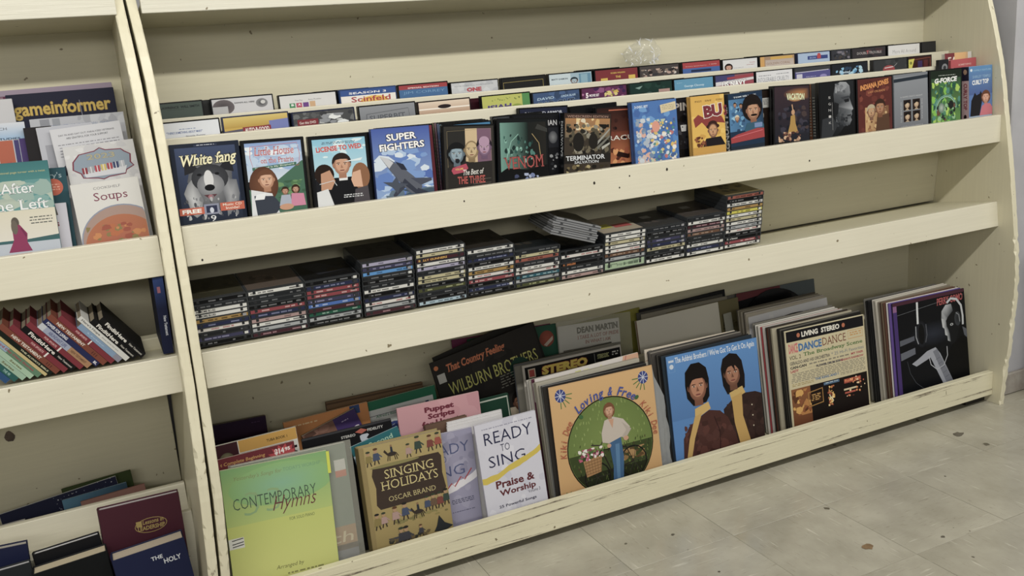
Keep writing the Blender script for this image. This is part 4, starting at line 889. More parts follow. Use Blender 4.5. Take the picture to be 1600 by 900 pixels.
# spine: (colour word, hex, text hex or None, extra)
C_ = {'black': ('0e0f12', '8a8c90'), 'charcoal': ('23262a', '84868a'), 'grey': ('6c6f74', '2c2c30'), 'white': ('dcdcd8', '3a3a3e'), 'cream': ('c0b890', '4c4638'), 'gold': ('a8843f', '3c2c18'),
      'navy': ('232a4c', '8c94b8'), 'purple': ('3c3c5c', '9c9cc0'), 'red': ('8f3640', 'e0c0bc'), 'blue': ('2c62b4', 'c0d0ec'), 'green': ('1c5c48', 'a8c8b8'), 'maroon': ('46222c', 'b89098'), 'pink': ('ac8e8c', '5c4444'),
      'teal': ('245c6c', 'a8c8d0'), 'olive': ('4c5030', 'b8bc8c'), 'yellow': ('d0c840', '4c4818'), 'orange': ('985040', '3c1c10'), 'lavender': ('a8a4c0', '4c4c60'), 'brown': ('6c4c38', 'b8a08c'), 'pale blue': ('a8c0d0', '4c5c68'),
      'light grey': ('a8acb0', '44484c'), 'sky blue': ('3c8cd0', '1c3c60'), 'white and red': ('dcd8d4', 'a83038'), 'mint': ('a4bc9c', '4c6450')}
def disc_case(sx, k, n, word, xo, lift, H=CD_H, skew=0.0, first_label=None, txt=None, yo=0.0):
    base = frame(.036, zB_, LEAN, 0, 0)
    m = base @ Matrix.Translation((xo, yo, lift)) @ Matrix.Translation((CD_W / 2, 0, 0)) @ Matrix.Rotation(math.radians(skew), 4, 'Z') @ Matrix.Translation((-CD_W / 2, 0, 0))
    t = empty('disc_case', m)
    pos = 'top' if k == 0 else 'bottom' if k == n - 1 else NUM[k] + ' down'
    art_ = 'an' if word[0] in 'aeiou' else 'a'
    tag(t, first_label or ('disc case with %s %s spine, %s in the %s stack from left' % (art_, word, pos, STK[sx])), 'disc case', 'disc cases piled on the sloping shelf')
    o = bpy.data.objects.new('case_shell', CDM if H == CD_H else CDT); COL.objects.link(o); o.parent = t
    c, tc = C_[word]
    a = Art(CD_W - .006, H * .72, 'card_print'); ar = a.ar
    a.R(0, 0, 1, ar, c)
    r = random.Random(sx * 31 + k)
    if txt:
        a.T(txt[0], .04, ar * .84, txt[1], ar * .68, txt[2] if len(txt) > 2 else tc, .03)
    else:
        u = r.uniform(.03, .35)
        while u < .93:
            e = min(u + r.uniform(.04, .16), .95)
            x = u
            while x < e:
                a.R(x, ar * .3, x + .008, ar * .72, tc); x += .0125
            u = e + r.choice((.03, .08, .3))
        if r.random() < .4: a.R(.9, ar * .1, .97, ar * .9, r.choice(('9c9ca0', 'd8d8d4', '3c3c40')))
    o = a.done('spine_card', t); o.location = (.003, -.0001, H * .14)
    return t
zB_ = .6522
TOPS = {0: '3c3a2c', 1: '5c5048', 2: '141518', 3: '3a3836', 4: '2b2a28', 5: '302c28', 6: '23282a', 7: '101418', 8: 'a89c88', 9: '3c3c3c', 10: '4a4440', 11: '8c7c50'}
W = 'white'; K = 'black'; Ch = 'charcoal'
STACKS = [
 (-.0025, [K, Ch, (W, ('IN HOME BLUES', .36)), (W, ('IN HOME BLUES', .36)), 'gold', 'navy', 'white and red', Ch, 'purple', K]),
 (.111, [W, Ch, Ch, K, 'red', 'navy', 'pink', W, 'light grey', 'maroon']),
 (.2345, [K, 'navy', 'red', 'red', 'purple', 'blue', 'maroon', 'green', 'light grey', K]),
 (.3622, ['lavender', 'purple', 'sky blue', Ch, K, Ch, W, K, 'navy', 'white and red', 'light grey', 'maroon']),
 (.4895, [W, ('cream', None), ('maroon', ('BALLY GUNNERS', .6, 'd8a83c')), W, 'lavender', Ch, 'cream', 'cream', K, 'olive', Ch, K, 'pale blue']),
 (.6145, [W, Ch, 'navy', K, W, 'gold', 'white and red', 'red', 'black', 'navy', K]),
 (.7385, [Ch, 'cream', 'orange', Ch, W, 'white and red', 'teal', 'light grey', 'olive']),
 (.8625, ['black', 'white and red', Ch, ('black', ('HEADKILLERS', .3, 'd0782c')), 'charcoal', W, 'pink']),
 (.9865, [W, W, 'cream', W, 'white and red', 'brown', 'light grey', ('mint', ('pop favorites', .5, '5c6c5c'))]),
 (1.1115, [Ch, K, Ch, 'purple', 'navy', 'cream', Ch, K, 'white']),
 (1.2355, [Ch, W, 'maroon', 'pink', 'brown', Ch, 'charcoal', W, 'navy', W]),
 (1.3595, ['orange', K, W, 'gold', 'yellow', W, 'cream', W, 'light grey', 'white and red', K, (K, ('Dave Rawson', .3, 'd0d0d0')), 'red', 'white']),
]
for si, (x, lst) in enumerate(STACKS):
    r = random.Random(si + 50); lift = 0.0; n = len(lst)
    for j in range(n - 1, -1, -1):
        e = lst[j]; word, txt = (e if isinstance(e, tuple) else (e, None))
        H = .024 if (si == 8 and j == n - 1) else CD_H
        if H > CD_H: txt = None
        t = disc_case(si, j, n, word, x + (r.uniform(-.0004, .0004) if si != 5 else .0008), lift, H, r.uniform(-.15, .15), txt=txt, yo=r.uniform(0, .004))
        if si == 0: t.scale = (.925, 1, 1)
        if H > CD_H:
            a = Art(CD_W - .006, .018); a.T('pop favorites', .3, .11, .5, .07, '6c7c6c', .0); a.T('home', .1, .06, .2, .035, '5c6c5c', .0); a.L(.7, .02, .95, .05, 2, '8c9c8c'); o = a.done('spine_lettering', t); o.location = (.003, -.0006, .003)
        if j == 0:
            mb = MB(); mb.box((.004, .012, H + .0001), (CD_W - .003, CD_D - .004, H + .0005), TOPS[si], 'wrapped_print')
            rnd_ = random.Random(si)
            mb.build('booklet', t)
            a = Art(CD_W - .012, CD_D - .02, 'wrapped_print')
            base = TOPS[si]
            if si == 8: a.R(.1, .5, .4, .8, 'b8b03c'); a.R(.45, .6, .9, .85, 'a83a3c')
            elif si == 0: a.M(.1, .1, .9, .9, 12, .12, ['4a4634', '2c2a20'], 3)
            elif si == 1: a.M(.1, .3, .6, .8, 12, .1, ['3c302c', '6c5c50'], 4)
            elif si == 2: a.P([(.1, .2), (.5, .15), (.9, .8), (.3, .9)], '2a2c34'); a.M(.5, .3, .9, .8, 8, .1, ['2c241c'], 3)
            elif si in (9, 10): a.R(.3, .3, .55, .5, '8c8c8a'); a.M(.1, .5, .9, .9, 10, .1, ['504a48', '2c2a2a'], 3)
            else: a.M(.1, .1, .9, .9, 14, .1, ['3f3c36', '242220'], 3)
            o = a.done('booklet_picture', t, Matrix(((1, 0, 0, .008), (0, 0, 1, .014), (0, -1, 0, H + .0007), (0, 0, 0, 1))))
        lift += H + .00025
# four cases lying tilted, bridging two stacks, their hinge backs outwards
tb = frame(.012, .0, 5, 0, 0)
TB = Matrix.Translation((.826, .006, .7775)) @ Matrix.Rotation(math.radians(6.5), 4, 'X') @ Matrix.Rotation(math.radians(18.5), 4, 'Y') @ Matrix.Rotation(math.radians(-4), 4, 'Z')
mb = MB(); W_, D_, H_ = .1245, .1415, .0101
mb.box((0, 0, 0), (W_, D_, H_ * .45), '85878b', 'case_plastic', .0006); mb.box((.001, .0015, H_ * .45), (W_ - .001, D_ - .001, H_ * .6), '3a3c40', 'case_plastic'); mb.box((0, 0, H_ * .6), (W_, D_, H_), '8f9195', 'case_plastic', .0006)
for x in (.02, .1): mb.box((x, -.0005, H_ * .5), (x + .007, .001, H_), '4a4c50', 'case_plastic')
TM = mb.mesh('disc_case_back')
for k, nm in enumerate(('lowest', 'second lowest', 'second highest', 'topmost')):
    t = empty('disc_case', TB @ Matrix.Translation(((0.0, .004, -.002, .006)[k], .002 * (k % 2), .0109 * k)))
    tag(t, 'tilted disc case showing its bare grey back, %s of the slanting pile' % nm, 'disc case', 'tilted disc cases with grey backs')
    o = bpy.data.objects.new('case_shell', TM); COL.objects.link(o); o.parent = t
    mb = MB(); mb.box((.006, .012, H_ + .0001), (W_ - .004, D_ - .004, H_ + .0005), '2c2924', 'wrapped_print'); mb.build('booklet', t)

# ================================================================ RECORDS AND SONG BOOKS IN THE BOTTOM BINS
def sleeve(label, mtx, W, H, D, art=None, edge='b8b2a4', group=None, mat='card_print', share=False, name='record_sleeve', cat='record sleeve', extra=None, vs=1.0):
    mtx, H = settle(mtx, H, D)
    t = empty(name, mtx); tag(t, label, cat, group, share)
    mb = MB()
    vs_ = []
    mb.box((0, 0, 0), (W, D, H), edge, 'card', min(.0012, D * .3)); mb.build('card_sleeve', t)
    if art:
        a = Art(W - .001, H - .001, mat, vs); art(a); o = a.done('cover_print', t); o.location = (.0005, 0, .0005)
    if extra: extra(t)
    return t
def book(label, mtx, W, H, D, art=None, board='7a6a4a', pages='d8d0bc', hard=True, group=None, name='book', cat='book', over=.003, spine=None, mat='card_print'):
    """cover boards joined by a spine on the left, with a recessed page block"""
    mtx, H = settle(mtx, H, D)
    t = empty(name, mtx); tag(t, label, cat, group); th = .0024 if hard else .0005
    mt = 'cloth_board' if hard else 'card'
    mb = MB(); mb.box((0, 0, 0), (W, th, H), board, mt, th * .3); mb.build('front_cover', t)
    mb = MB(); mb.box((0, D - th, 0), (W, D, H), board, mt, th * .3); mb.build('back_cover', t)
    mb = MB(); n = 8; pts = []
    bul = .0025 if hard else .0004
    pts = [(-bul * math.sin(math.pi * i / n), D * i / n) for i in range(n + 1)] + [(th, D * (1 - i / n)) for i in range(n + 1)]
    mb.prism(pts, 2, .0002, H - .0002, board, mt); mb.build('spine', t)
    ov = over if hard else .0004
    mb = MB(); mb.box((th, th, ov), (W - ov, D - th, H - ov), pages, 'page_edges'); mb.build('page_block', t)
    if art:
        a = Art(W - .0005, H - .0005, mat); art(a); a.done('cover_print', t)
    if spine:
        a = Art(D, H, mat); spine(a); a.done('spine_print', t, Matrix.Translation((-bul - .0004, 0, 0)) @ side_matrix(D))
    return t
def stdm(y, z, lean, x, b, w_, roll, h=None, yaw=0): return stand(y, z, lean, x, b, w_, roll, h, yaw)

# ---- covers
def art_bike(a):
    a.R(0, 0, 1, 1, 'cfa368'); a.G(.01, .01, .99, .99, 'd6aa6c', 'cb9e60')
    for (u, v) in ((.1, .09), (.9, .09), (.93, .95), (.06, .95)):
        for k in range(5): a.S([(u, v), (u + (.11 if u < .5 else -.11) * math.cos(k * .4), v + (.11 if v < .5 else -.05) * math.sin(k * .4))], .008, '4c7a3c')
        if v < .5:
            a.E(u, v, .05, .055, '2c3c84')
            for k in range(8): a.S([(u, v), (u + .05 * math.cos(k * .785), v + .055 * math.sin(k * .785))], .006, 'c8ccdc')
    a.E(.52, .6, .418, .418, '1d1a16', n=44); a.E(.52, .6, .408, .408, '7f9448', '6a803c', n=44)
    def inside(lst):
        return lst
    R_ = .405
    def disc(v0, col, col2):
        pts = []
        for i in range(25):
            t = i / 24; v = v0; 
        th0 = math.asin(max(-1, min(1, (v0 - .6) / R_))); P_ = [(.52 + R_ * math.cos(th0 + (math.pi - 2 * th0) * i / 24), .6 + R_ * math.sin(th0 + (math.pi - 2 * th0) * i / 24)) for i in range(25)]
        a.raw(P_, [tuple(reversed(range(25)))], col)
    disc(.62, '3c4a24', 0); disc(.8, '262c18', 0)
    r = random.Random(5)
    for i in range(420):
        ang = r.uniform(0, 6.283); q = R_ * .95 * math.sqrt(r.random()); u = .52 + q * math.cos(ang); v = .6 + q * math.sin(ang)
        if v < .6 and r.random() < .55: continue
        c = r.choice(['8fa454', '6f8440', '9cae62'] if v < .56 else ['3c4a22', '55682c', '27301a', '6b7c34', '4a3a26'] if v < .8 else ['1c2012', '33401e', '4c5a28', '2c2418'])
        a.k += .06; a.S([(u, v), (u + r.uniform(-.008, .008), v - .022)], .007, c); a.k -= 1
    a.k += 3
    a.M(.58, .66, .84, .76, 50, .022, ['8c6a38', 'a8824c', '5c4424', '3c4420'], 8, 1.6)
    for (u, v, q) in ((.36, .84, .12), (.72, .78, .13)):
        a.S([(u + q * math.cos(k * .35), v + q * math.sin(k * .35)) for k in range(19)], .012, '1c1a18')
        for k in range(6): a.S([(u, v), (u + q * math.cos(k), v + q * math.sin(k))], .004, '3c3a34')
    a.S([(.36, .84), (.42, .62), (.66, .64), (.72, .78), (.5, .82), (.44, .66)], .012, '2a2420'); a.S([(.33, .56), (.42, .58), (.45, .54)], .01, '3c3430')
    a.P([(.24, .68), (.42, .66), (.40, .8), (.26, .82)], 'a87c48'); 
    for k in range(5): a.S([(.25, .7 + k * .025), (.41, .685 + k * .025)], .004, '6c4a28')
    for k in range(6): a.S([(.26 + k * .028, .68), (.27 + k * .026, .8)], .004, '7c5a30')
    a.M(.2, .58, .44, .68, 60, .018, ['e8e4dc', 'f0ece8', 'b8486c', '8c3450', 'd88ca4', '4c6a34'], 4)
    a.P([(.5, .56), (.62, .55), (.63, .72), (.6, .96), (.5, .97), (.52, .78)], '2f5f8c'); a.P([(.56, .6), (.6, .6), (.57, .95), (.54, .95)], '4a7ca8'); a.R(.48, .96, .55, .985, '8c4a34')
    a.P([(.48, .38), (.56, .36), (.66, .4), (.72, .48), (.66, .56), (.62, .55), (.5, .58), (.44, .56), (.44, .48)], 'c8bcb0'); a.P([(.64, .42), (.73, .5), (.66, .58), (.63, .55), (.68, .5)], 'b8aca0'); a.E(.67, .57, .025, .02, 'c99878'); a.E(.5, .6, .02, .018, 'c99878')
    a.P([(.52, .38), (.57, .38), (.55, .46)], 'c99878'); a.face(.535, .305, .042, 'd0a080', '7c4a28', 'bob', 'a87858')
    pts = [(.27, .26), (.33, .235), (.39, .215)]
    a.arc_text('Loving & Free', .52, .6, .425, -130, -52, .075, '32469c', .018, .2)
    a.arc_text('Kiki Dee', .52, .6, .425, -182, -142, .06, 'b0502c', .004, .15); a.arc_text('Kiki Dee', .52, .6, .425, -42, 0, .06, 'b0502c', .004, .15)
    a.E(.265, .3, .022, .016, '3c6a3c', rot=.6); a.E(.815, .245, .022, .016, '3c6a3c', rot=-.5)
def art_brothers(a):
    a.R(0, 0, 1, 1, '3f7ec0'); a.G(0, 0, 1, .6, '4486c8', '3a74b4'); a.T('The Addrisi Brothers / We\'ve Got To Get It On Again', .09, .09, .88, .07, 'e2e8ee', .012, 0, .0, serif=True)
    a.R(.02, .04, .075, .06, 'c8d4e4'); a.E(.048, .1, .022, .022, 'c8d4e4'); a.S([(.02, .03), (.08, .03), (.08, .15), (.02, .15)], .003, '7ca8d4', True)
    # right man
    a.P([(.56, .6), (.66, .53), (.8, .49), (.93, .5), (1, .53), (1, 1), (.6, 1), (.57, .8)], '35221e'); a.M(.6, .56, 1, .98, 36, .05, ['3b2722', '2f1e1a', '412a24'], 6)
    a.P([(.57, .22), (.6, .13), (.68, .09), (.76, .11), (.81, .18), (.83, .32), (.82, .44), (.77, .47), (.62, .47), (.58, .38)], '1c1412')
    a.P([(.64, .46), (.79, .42), (.82, .49), (.66, .54)], 'cba858'); a.P([(.66, .51), (.78, .48), (.77, .7), (.84, .98), (.72, 1), (.67, .75)], 'c39a48'); a.face(.695, .285, .092, 'a67052', '1c1412', 'none', '6f4632')
    a.P([(.6, .3), (.61, .16), (.7, .12), (.8, .2), (.81, .4), (.785, .42), (.77, .26), (.72, .2), (.73, .27), (.68, .19), (.63, .24)], '1c1412')
    for v in (.62, .72, .82): a.E(.88, v, .007, .007, 'd0c4a8')
    # left man
    a.P([(.08, 1), (.1, .78), (.17, .68), (.28, .62), (.4, .57), (.52, .6), (.6, .68), (.67, .85), (.7, 1)], '4c2a24'); a.M(.12, .66, .64, .98, 50, .05, ['54302a', '42251f', '5c332b'], 7)
    a.P([(.17, .3), (.18, .18), (.25, .11), (.34, .11), (.41, .17), (.43, .28), (.42, .44), (.38, .49), (.24, .5), (.18, .42)], '17110f')
    a.P([(.25, .53), (.4, .49), (.42, .56), (.24, .63)], 'd0ac5c'); a.P([(.24, .6), (.32, .58), (.22, .8), (.16, 1), (.11, 1), (.16, .8)], 'c8a050'); a.face(.3, .335, .1, 'b87c5a', '17110f', 'none', '7c4c36')
    a.P([(.2, .36), (.2, .2), (.29, .14), (.39, .18), (.405, .36), (.38, .28), (.34, .235), (.26, .25), (.22, .3)], '17110f')
    a.S([(.45, .64), (.5, .8), (.48, .98)], .008, '33191a')
def art_broadway(a):
    a.R(0, 0, 1, 1.15, 'cfc39c'); a.R(.01, .01, .99, .13, '16151a'); a.T('LIVING  STEREO', .2, .1, .48, .06, 'ece8dc', .04, 0, .0); a.E(.16, .07, .02, .025, 'b8643c'); a.E(.73, .07, .02, .025, 'b8643c')
    a.T('DANCE', .03, .26, .11, .11, 'c8505c', .03); a.T('DANCE', .15, .255, .29, .09, '2c6ca8', .04); a.T('DANCE', .45, .25, .3, .09, '7c4434', .0, serif=True)
    a.S([(.78, .15), (.97, .15), (.97, .24), (.78, .24)], .006, 'c88c3c', True); a.L(.8, .17, .95, .22, 2, 'c88c3c', 4)
    a.T('VOL. 2', .03, .33, .14, .045, '5c5040', .01); a.T('The Broadway Scene', .2, .33, .76, .055, '5c7c48', .02, serif=True); a.T('GERALDO AND HIS ORCHESTRA', .03, .39, .5, .038, '5c5a58', .02); a.T('* 25 Hi-Fi Favorites', .55, .385, .42, .038, '6c7c8c', .0)
    a.T('CAN-CAN', .03, .435, .2, .03, '33343a', .04); a.T('FLOWER DRUM SONG', .35, .475, .34, .028, '33344c', .04); a.T("FINIAN'S RAINBOW", .66, .475, .3, .026, 'b0404c', .03); a.T('LADY', .03, .475, .1, .03, 'b0404c', .04); a.T('MY FAIR', .8, .43, .16, .026, 'b0404c', .03); a.T('THE KING AND I', .32, .62, .3, .028, '3c6c9c', .03)
    a.L(.26, .41, .78, .44, 1, '8a8474', 3); a.L(.16, .455, .95, .46, 1, '8a8474', 5); a.L(.03, .49, .97, .6, 6, '8c8676', 6, .42); a.L(.03, .605, .3, .64, 2, 'a89458', 7, .42); a.L(.64, .605, .97, .64, 2, '8c8676', 8, .42)
    a.R(.015, .66, .985, 1.1, '1a1210'); a.G(.015, .66, .25, 1.1, '8c5424', '6c3814'); a.M(.02, .68, .25, .97, 24, .05, ['b87828', '5c3010', 'd8a040', '8c4c1c'], 4)
    a.S([(.22, .74), (.4, .72), (.4, .88), (.22, .9)], .014, 'a8782c', True); a.R(.24, .76, .38, .86, '3c2410'); a.L(.25, .77, .37, .85, 4, 'c89848', 5); a.M(.46, .72, .55, .95, 40, .018, ['e8b048', 'c87c28', 'f0d890', '9c3c1c'], 9)
    a.S([(.48, .82), (.53, .9)], .01, 'e8e0c0'); a.R(.68, .69, .9, .74, 'a83c20'); a.T('Roadway', .69, .735, .2, .04, 'e8843c', .02); a.R(.67, .8, .84, .82, 'd8c8a0'); a.R(.68, .84, .82, .86, 'b8482c'); a.M(.65, .68, .95, .9, 30, .015, ['e88c40', 'f0d0a0', 'b8482c', '6c2c18'], 5); a.R(.42, .67, .62, .7, '4c6c8c'); a.L(.44, .675, .6, .69, 1, 'c8d8e0')
def art_mic(a):
    a.R(0, 0, 1, 1.1, '0d0f14'); a.R(0, 0, .05, 1.1, '41276f'); a.R(0, 0, .05, .1, '8c5c8c'); a.R(.0, 0, 1, .035, '4a2434')
    a.S([(.05, .14), (.98, .06)], .004, '6c7076'); a.T('PERRY COMO', .6, .13, .37, .08, 'b04a4c', .02, .05, .02, serif=True)
    a.E(.52, .42, .34, .14, '2a2f3c', '0d0f14', n=30)
    a.E(.36, .4, .08, .15, '3a3e48', '14161c'); a.E(.36, .4, .045, .115, '0c0d10'); a.S([(.33, .04), (.325, .14), (.32, .28)], .026, 'd4d8dc'); a.S([(.29, .3), (.285, .42), (.31, .5)], .012, '9ca0a8'); a.S([(.43, .3), (.435, .42), (.41, .5)], .012, '565a64')
    a.P([(.06, .42), (.26, .4), (.26, .45), (.06, .48)], '5b5f6a'); a.P([(.06, .56), (.26, .53), (.26, .6), (.06, .64)], '666a76')
    a.P([(.58, 1.1), (.57, .9), (.66, .72), (.78, .6), (.92, .52), (1, .56), (1, 1.1)], '08090c'); a.P([(.94, .42), (1, .46), (1, .56), (.96, .52)], '5c606a')
    a.P([(.66, .2), (.72, .14), (.82, .15), (.88, .24), (.9, .42), (.84, .56), (.76, .6), (.7, .5), (.68, .38)], '15171b')
    a.raw([(.65, .28), (.66, .2), (.72, .14), (.8, .14), (.82, .22), (.74, .28), (.71, .32)], [(6, 0, 1), (6, 1, 5), (1, 2, 5), (2, 3, 5), (3, 4, 5)], ['84888e', 'a8acb2', 'b8bcc2', '8c9096', '3c4046', '5c6066', '9ca0a6'])
    a.raw([(.65, .28), (.71, .3), (.72, .38), (.74, .42), (.755, .47), (.76, .56), (.72, .54), (.72, .49), (.69, .47), (.685, .4), (.66, .38)], [(0, 10, 1), (10, 9, 2), (10, 2, 1), (9, 8, 3), (9, 3, 2), (8, 7, 4), (8, 4, 3), (7, 6, 5), (7, 5, 4)], ['c4c8cc', '8c9096', '54585e', '4c5056', '3c4046', '5c6066', 'c0c4c8', '9ca0a6', 'd0d4d8', 'b8bcc2', 'd0d4d8'])
    a.E(.79, .37, .022, .014, 'b8bcc0'); a.E(.79, .37, .009, .009, '15171b')
    a.S([(.74, .12), (.8, .08), (.88, .1), (.94, .18), (.955, .3), (.95, .4)], .026, 'c4c8ce'); a.E(.88, .32, .045, .08, '26292e', '3c4046'); a.S([(.86, .25), (.9, .28), (.91, .36)], .01, '8c9096')
    a.P([(.2, .7), (.3, .66), (.42, .6), (.54, .58), (.6, .66), (.8, 1.1), (.66, 1.1), (.46, .68), (.26, .74)], 'a2a6b2'); a.P([(.5, .62), (.56, .6), (.8, 1.1), (.7, 1.1)], '7a7e8a')
    for k in range(7): a.S([(.53 + k * .03, .72 + k * .055), (.59 + k * .03, .7 + k * .055)], .005, '5c606c')
    a.S([(.44, .66), (.46, .76), (.54, .83), (.64, .8), (.7, .7), (.7, .6)], .01, 'b4b8c0'); a.S([(.14, .66), (.17, .8), (.24, .92), (.36, 1.02)], .005, '4c5058')
def art_hymns(a):
    a.G(0, 0, 1, .55, '7fb070', 'b4c870'); a.G(0, .55, 1, 1.3, 'c4ce6a', 'd3d67c'); a.E(.55, .22, .5, .2, '86b898', '8cba72', n=30)
    a.T("Yesterday's Songs for", .1, .13, .45, .05, '8a8c5c', -.005, .25); a.T("TODAY'S WORSHIP", .57, .115, .36, .035, '6f9c7c', -.005)
    a.T('33', .17, .47, .34, .22, '8fb07c', -.015, .1); a.T('CONTEMPORARY', .08, .4, .78, .11, '47584c', -.01, 0, -.0)
    a.T('Hymns', .42, .52, .4, .18, '6c3038', -.01, .3, -.02); a.T('FOR SOLO PIANO', .58, .6, .24, .03, '5a6a48', -.005)
    a.T('Arranged by', .4, 1.06, .26, .05, '5c5a34', -.005, .25); a.L(.5, 1.1, .85, 1.13, 1, '8c8c54', 4)
    a.R(0, .66, .14, .76, 'dcdcd8'); 
    for k in (.68, .715, .74): a.S([(.03, k), (.135, k - .01)], .008, '1c1c20')
def art_holidays(a):
    a.R(0, 0, 1, 1.4, 'a8955c'); a.G(.06, 0, 1, 1.4, 'b09c62', 'a08c52')
    a.P([(.13, .26), (.5, .245), (.94, .25), (.97, .3), (.955, .5), (.98, .68), (.95, .75), (.55, .755), (.16, .76), (.12, .7), (.14, .5), (.11, .35)], '43362e')
    a.T('SINGING', .26, .415, .6, .105, 'd8c884', -.008, serif=True); a.T('HOLIDAYS', .2, .545, .7, .105, 'd8c884', -.008, serif=True); a.T('OSCAR BRAND', .27, .69, .58, .06, 'c8b87c', -.005, serif=True)
    r = random.Random(3)
    def fig(u, v, s, c):
        a.E(u, v - s * .9, s * .16, s * .2, 'b08c64'); a.E(u, v - s * 1.05, s * .2, s * .1, r.choice(['2c2a28', '5c3c24', '3c4434'])); a.P([(u - s * .22, v - s * .7), (u + s * .22, v - s * .7), (u + s * .34, v - s * .1), (u - s * .3, v - s * .08)], c)
        a.S([(u - s * .12, v - s * .1), (u - s * .2, v + s * .25)], s * .1, '3a322c'); a.S([(u + s * .12, v - s * .1), (u + s * .2, v + s * .25)], s * .1, '3a322c'); a.S([(u + s * .2, v - s * .6), (u + s * .5, v - s * .3)], s * .09, c)
    def horse(u, v, s):
        a.E(u, v - s * .3, s * .42, s * .2, '3c332c'); a.P([(u - s * .3, v - s * .35), (u - s * .62, v - s * .8), (u - s * .75, v - s * .62), (u - s * .4, v - s * .2)], '3c332c')
        for d in (-.35, -.2, .22, .36): a.S([(u + s * d, v - s * .2), (u + s * d * 1.3, v + s * .28)], s * .08, '332a24')
        a.P([(u - s * .1, v - s * .45), (u + s * .14, v - s * .45), (u + s * .1, v - s * .95), (u - s * .08, v - s * .95)], '2e3440'); a.E(u, v - s * 1.05, s * .1, s * .1, '8c6c4c'); a.S([(u + s * .4, v - s * .35), (u + s * .6, v)], s * .07, '2c2420')
    C4 = ['7c3c34', '3c4c44', '44506c', '8c7c44', '9c4434', '4c5c3c', '6c5440', 'b09088']
    a.E(.4, .26, .3, .02, '8c8450'); horse(.38, .18, .13)
    for (u, v, s) in ((.1, .2, .13), (.19, .19, .14), (.58, .2, .12), (.7, .17, .15), (.85, .18, .14), (.95, .17, .14)): fig(u, v, s, r.choice(C4))
    a.M(.06, .92, .98, .98, 30, .02, ['8c8450', '7c7444', '94884c'], 5, 2)
    horse(.6, .93, .13)
    for (u, v, s) in ((.1, .95, .14), (.18, .94, .13), (.32, .93, .15), (.44, .91, .15), (.72, .88, .13), (.8, .88, .14), (.88, .88, .14), (.96, .86, .14)): fig(u, v, s, r.choice(C4))
    a.P([(.8, 1.12), (.84, 1.0), (.9, 1.1), (1, 1.16), (.9, 1.2), (.76, 1.18)], '2c3034'); a.M(.2, 1.12, .75, 1.3, 46, .03, ['3c3c34', '5c5444', '4c4c54', '6c5c3c'], 6, 1.3)
    for (u, v, s) in ((.36, 1.2, .16), (.42, 1.2, .16), (.6, 1.16, .1)): fig(u, v, s, '44444c')
    a.R(0, 0, .05, 1.4, '958250')
def wave(a, col, v0, amp=.03, th=.09, seed=2):
    r = random.Random(seed); top = []; n = 16
    for i in range(n + 1): u = i / n; top.append((u, v0 - .28 * u * u * .9 - .05 * u + r.uniform(-.01, .01) + .02 * math.sin(u * 9)))
    a.raw(top + [(u, v + th + .01 * math.sin(u * 13)) for u, v in reversed(top)], [(i, 2 * n + 1 - i, 2 * n - i, i + 1) for i in range(n)], col)
def art_ready(a):
    a.R(0, 0, 1, 1.5, 'd4d4e2'); a.M(0, 0, 1, 1.5, 40, .1, ['dedeea', 'c9c9da', 'd2d2e0'], 5); a.L(.1, .08, .95, .11, 1, '9c9cb0', 4)
    a.T('READY', .12, .33, .78, .18, '22264a', -.005); a.T('TO', .36, .475, .15, .11, '22264a', -.005); a.T('SING', .14, .68, .6, .17, '22264a', -.005)
    wave(a, 'd4bc34', .80)
    a.T('Praise &', .2, 1.02, .64, .12, '64242c', .03); a.T('Worship', .24, 1.17, .6, .12, '64242c', .03); a.T('Volume 3', .7, 1.21, .2, .05, '4c4c60', .0); a.T('25 Powerful Songs', .2, 1.33, .62, .055, '2c2c48', .02); a.L(.16, 1.39, .85, 1.42, 1, '9494ac', 4)
def art_ready2(a):
    a.R(0, 0, 1, 1.5, '9a98b4'); a.M(0, 0, 1, 1.5, 30, .1, ['a4a2bc', '8e8ca8'], 5); a.T('READY', .12, .36, .8, .17, '4a5480', -.005); a.T('TO', .36, .48, .15, .11, '4a5480', -.005); a.T('SING', .14, .72, .66, .17, '4a5480', -.005)
    wave(a, 'e4e2ea', .98, th=.12); a.S([(.4, .98), (.55, .84), (.6, .9), (.72, .76), (.78, .82), (.92, .66)], .022, 'a83440'); a.L(.5, 1.12, .9, 1.2, 3, '4c4c68', 6); a.L(.5, 1.32, .9, 1.34, 1, '4c4c68', 7)
def art_essential(a):
    a.R(0, 0, 1, 1.3, 'e0ded6'); a.R(.28, 0, 1, .15, 'c8962c'); a.R(0, 0, .27, .3, '3c1620'); a.E(.12, .2, .09, .09, '9c9470', '5c5840'); a.T('TUBA BOOK 1', .62, .1, .26, .035, '4c3c1c', .02); a.T('ESSENTIAL', .3, .26, .68, .1, '131316', .1); a.T('ELEMENTS', .3, .42, .68, .13, '131316', .09)
def art_method(a):
    a.R(0, 0, 1, 1.3, '701c28'); a.T('t Complete Beginning', .02, .115, .58, .06, 'c89448', .02, .15); a.T('Method Available', .03, .2, .42, .055, 'c89448', .02, .15)
    pts = []
    for k in range(28): q = .15 if k % 2 else .22; pts.append((.84 + q * math.cos(k * .2244), .17 + q * .8 * math.sin(k * .2244)))
    a.P(pts, 'b42430'); a.T('$14', .73, .13, .13, .085, 'f0e8e4', .05); a.T('95', .87, .1, .07, .05, 'f0e8e4', .04); a.L(.78, .19, .9, .22, 2, 'e0b0b0', 3)
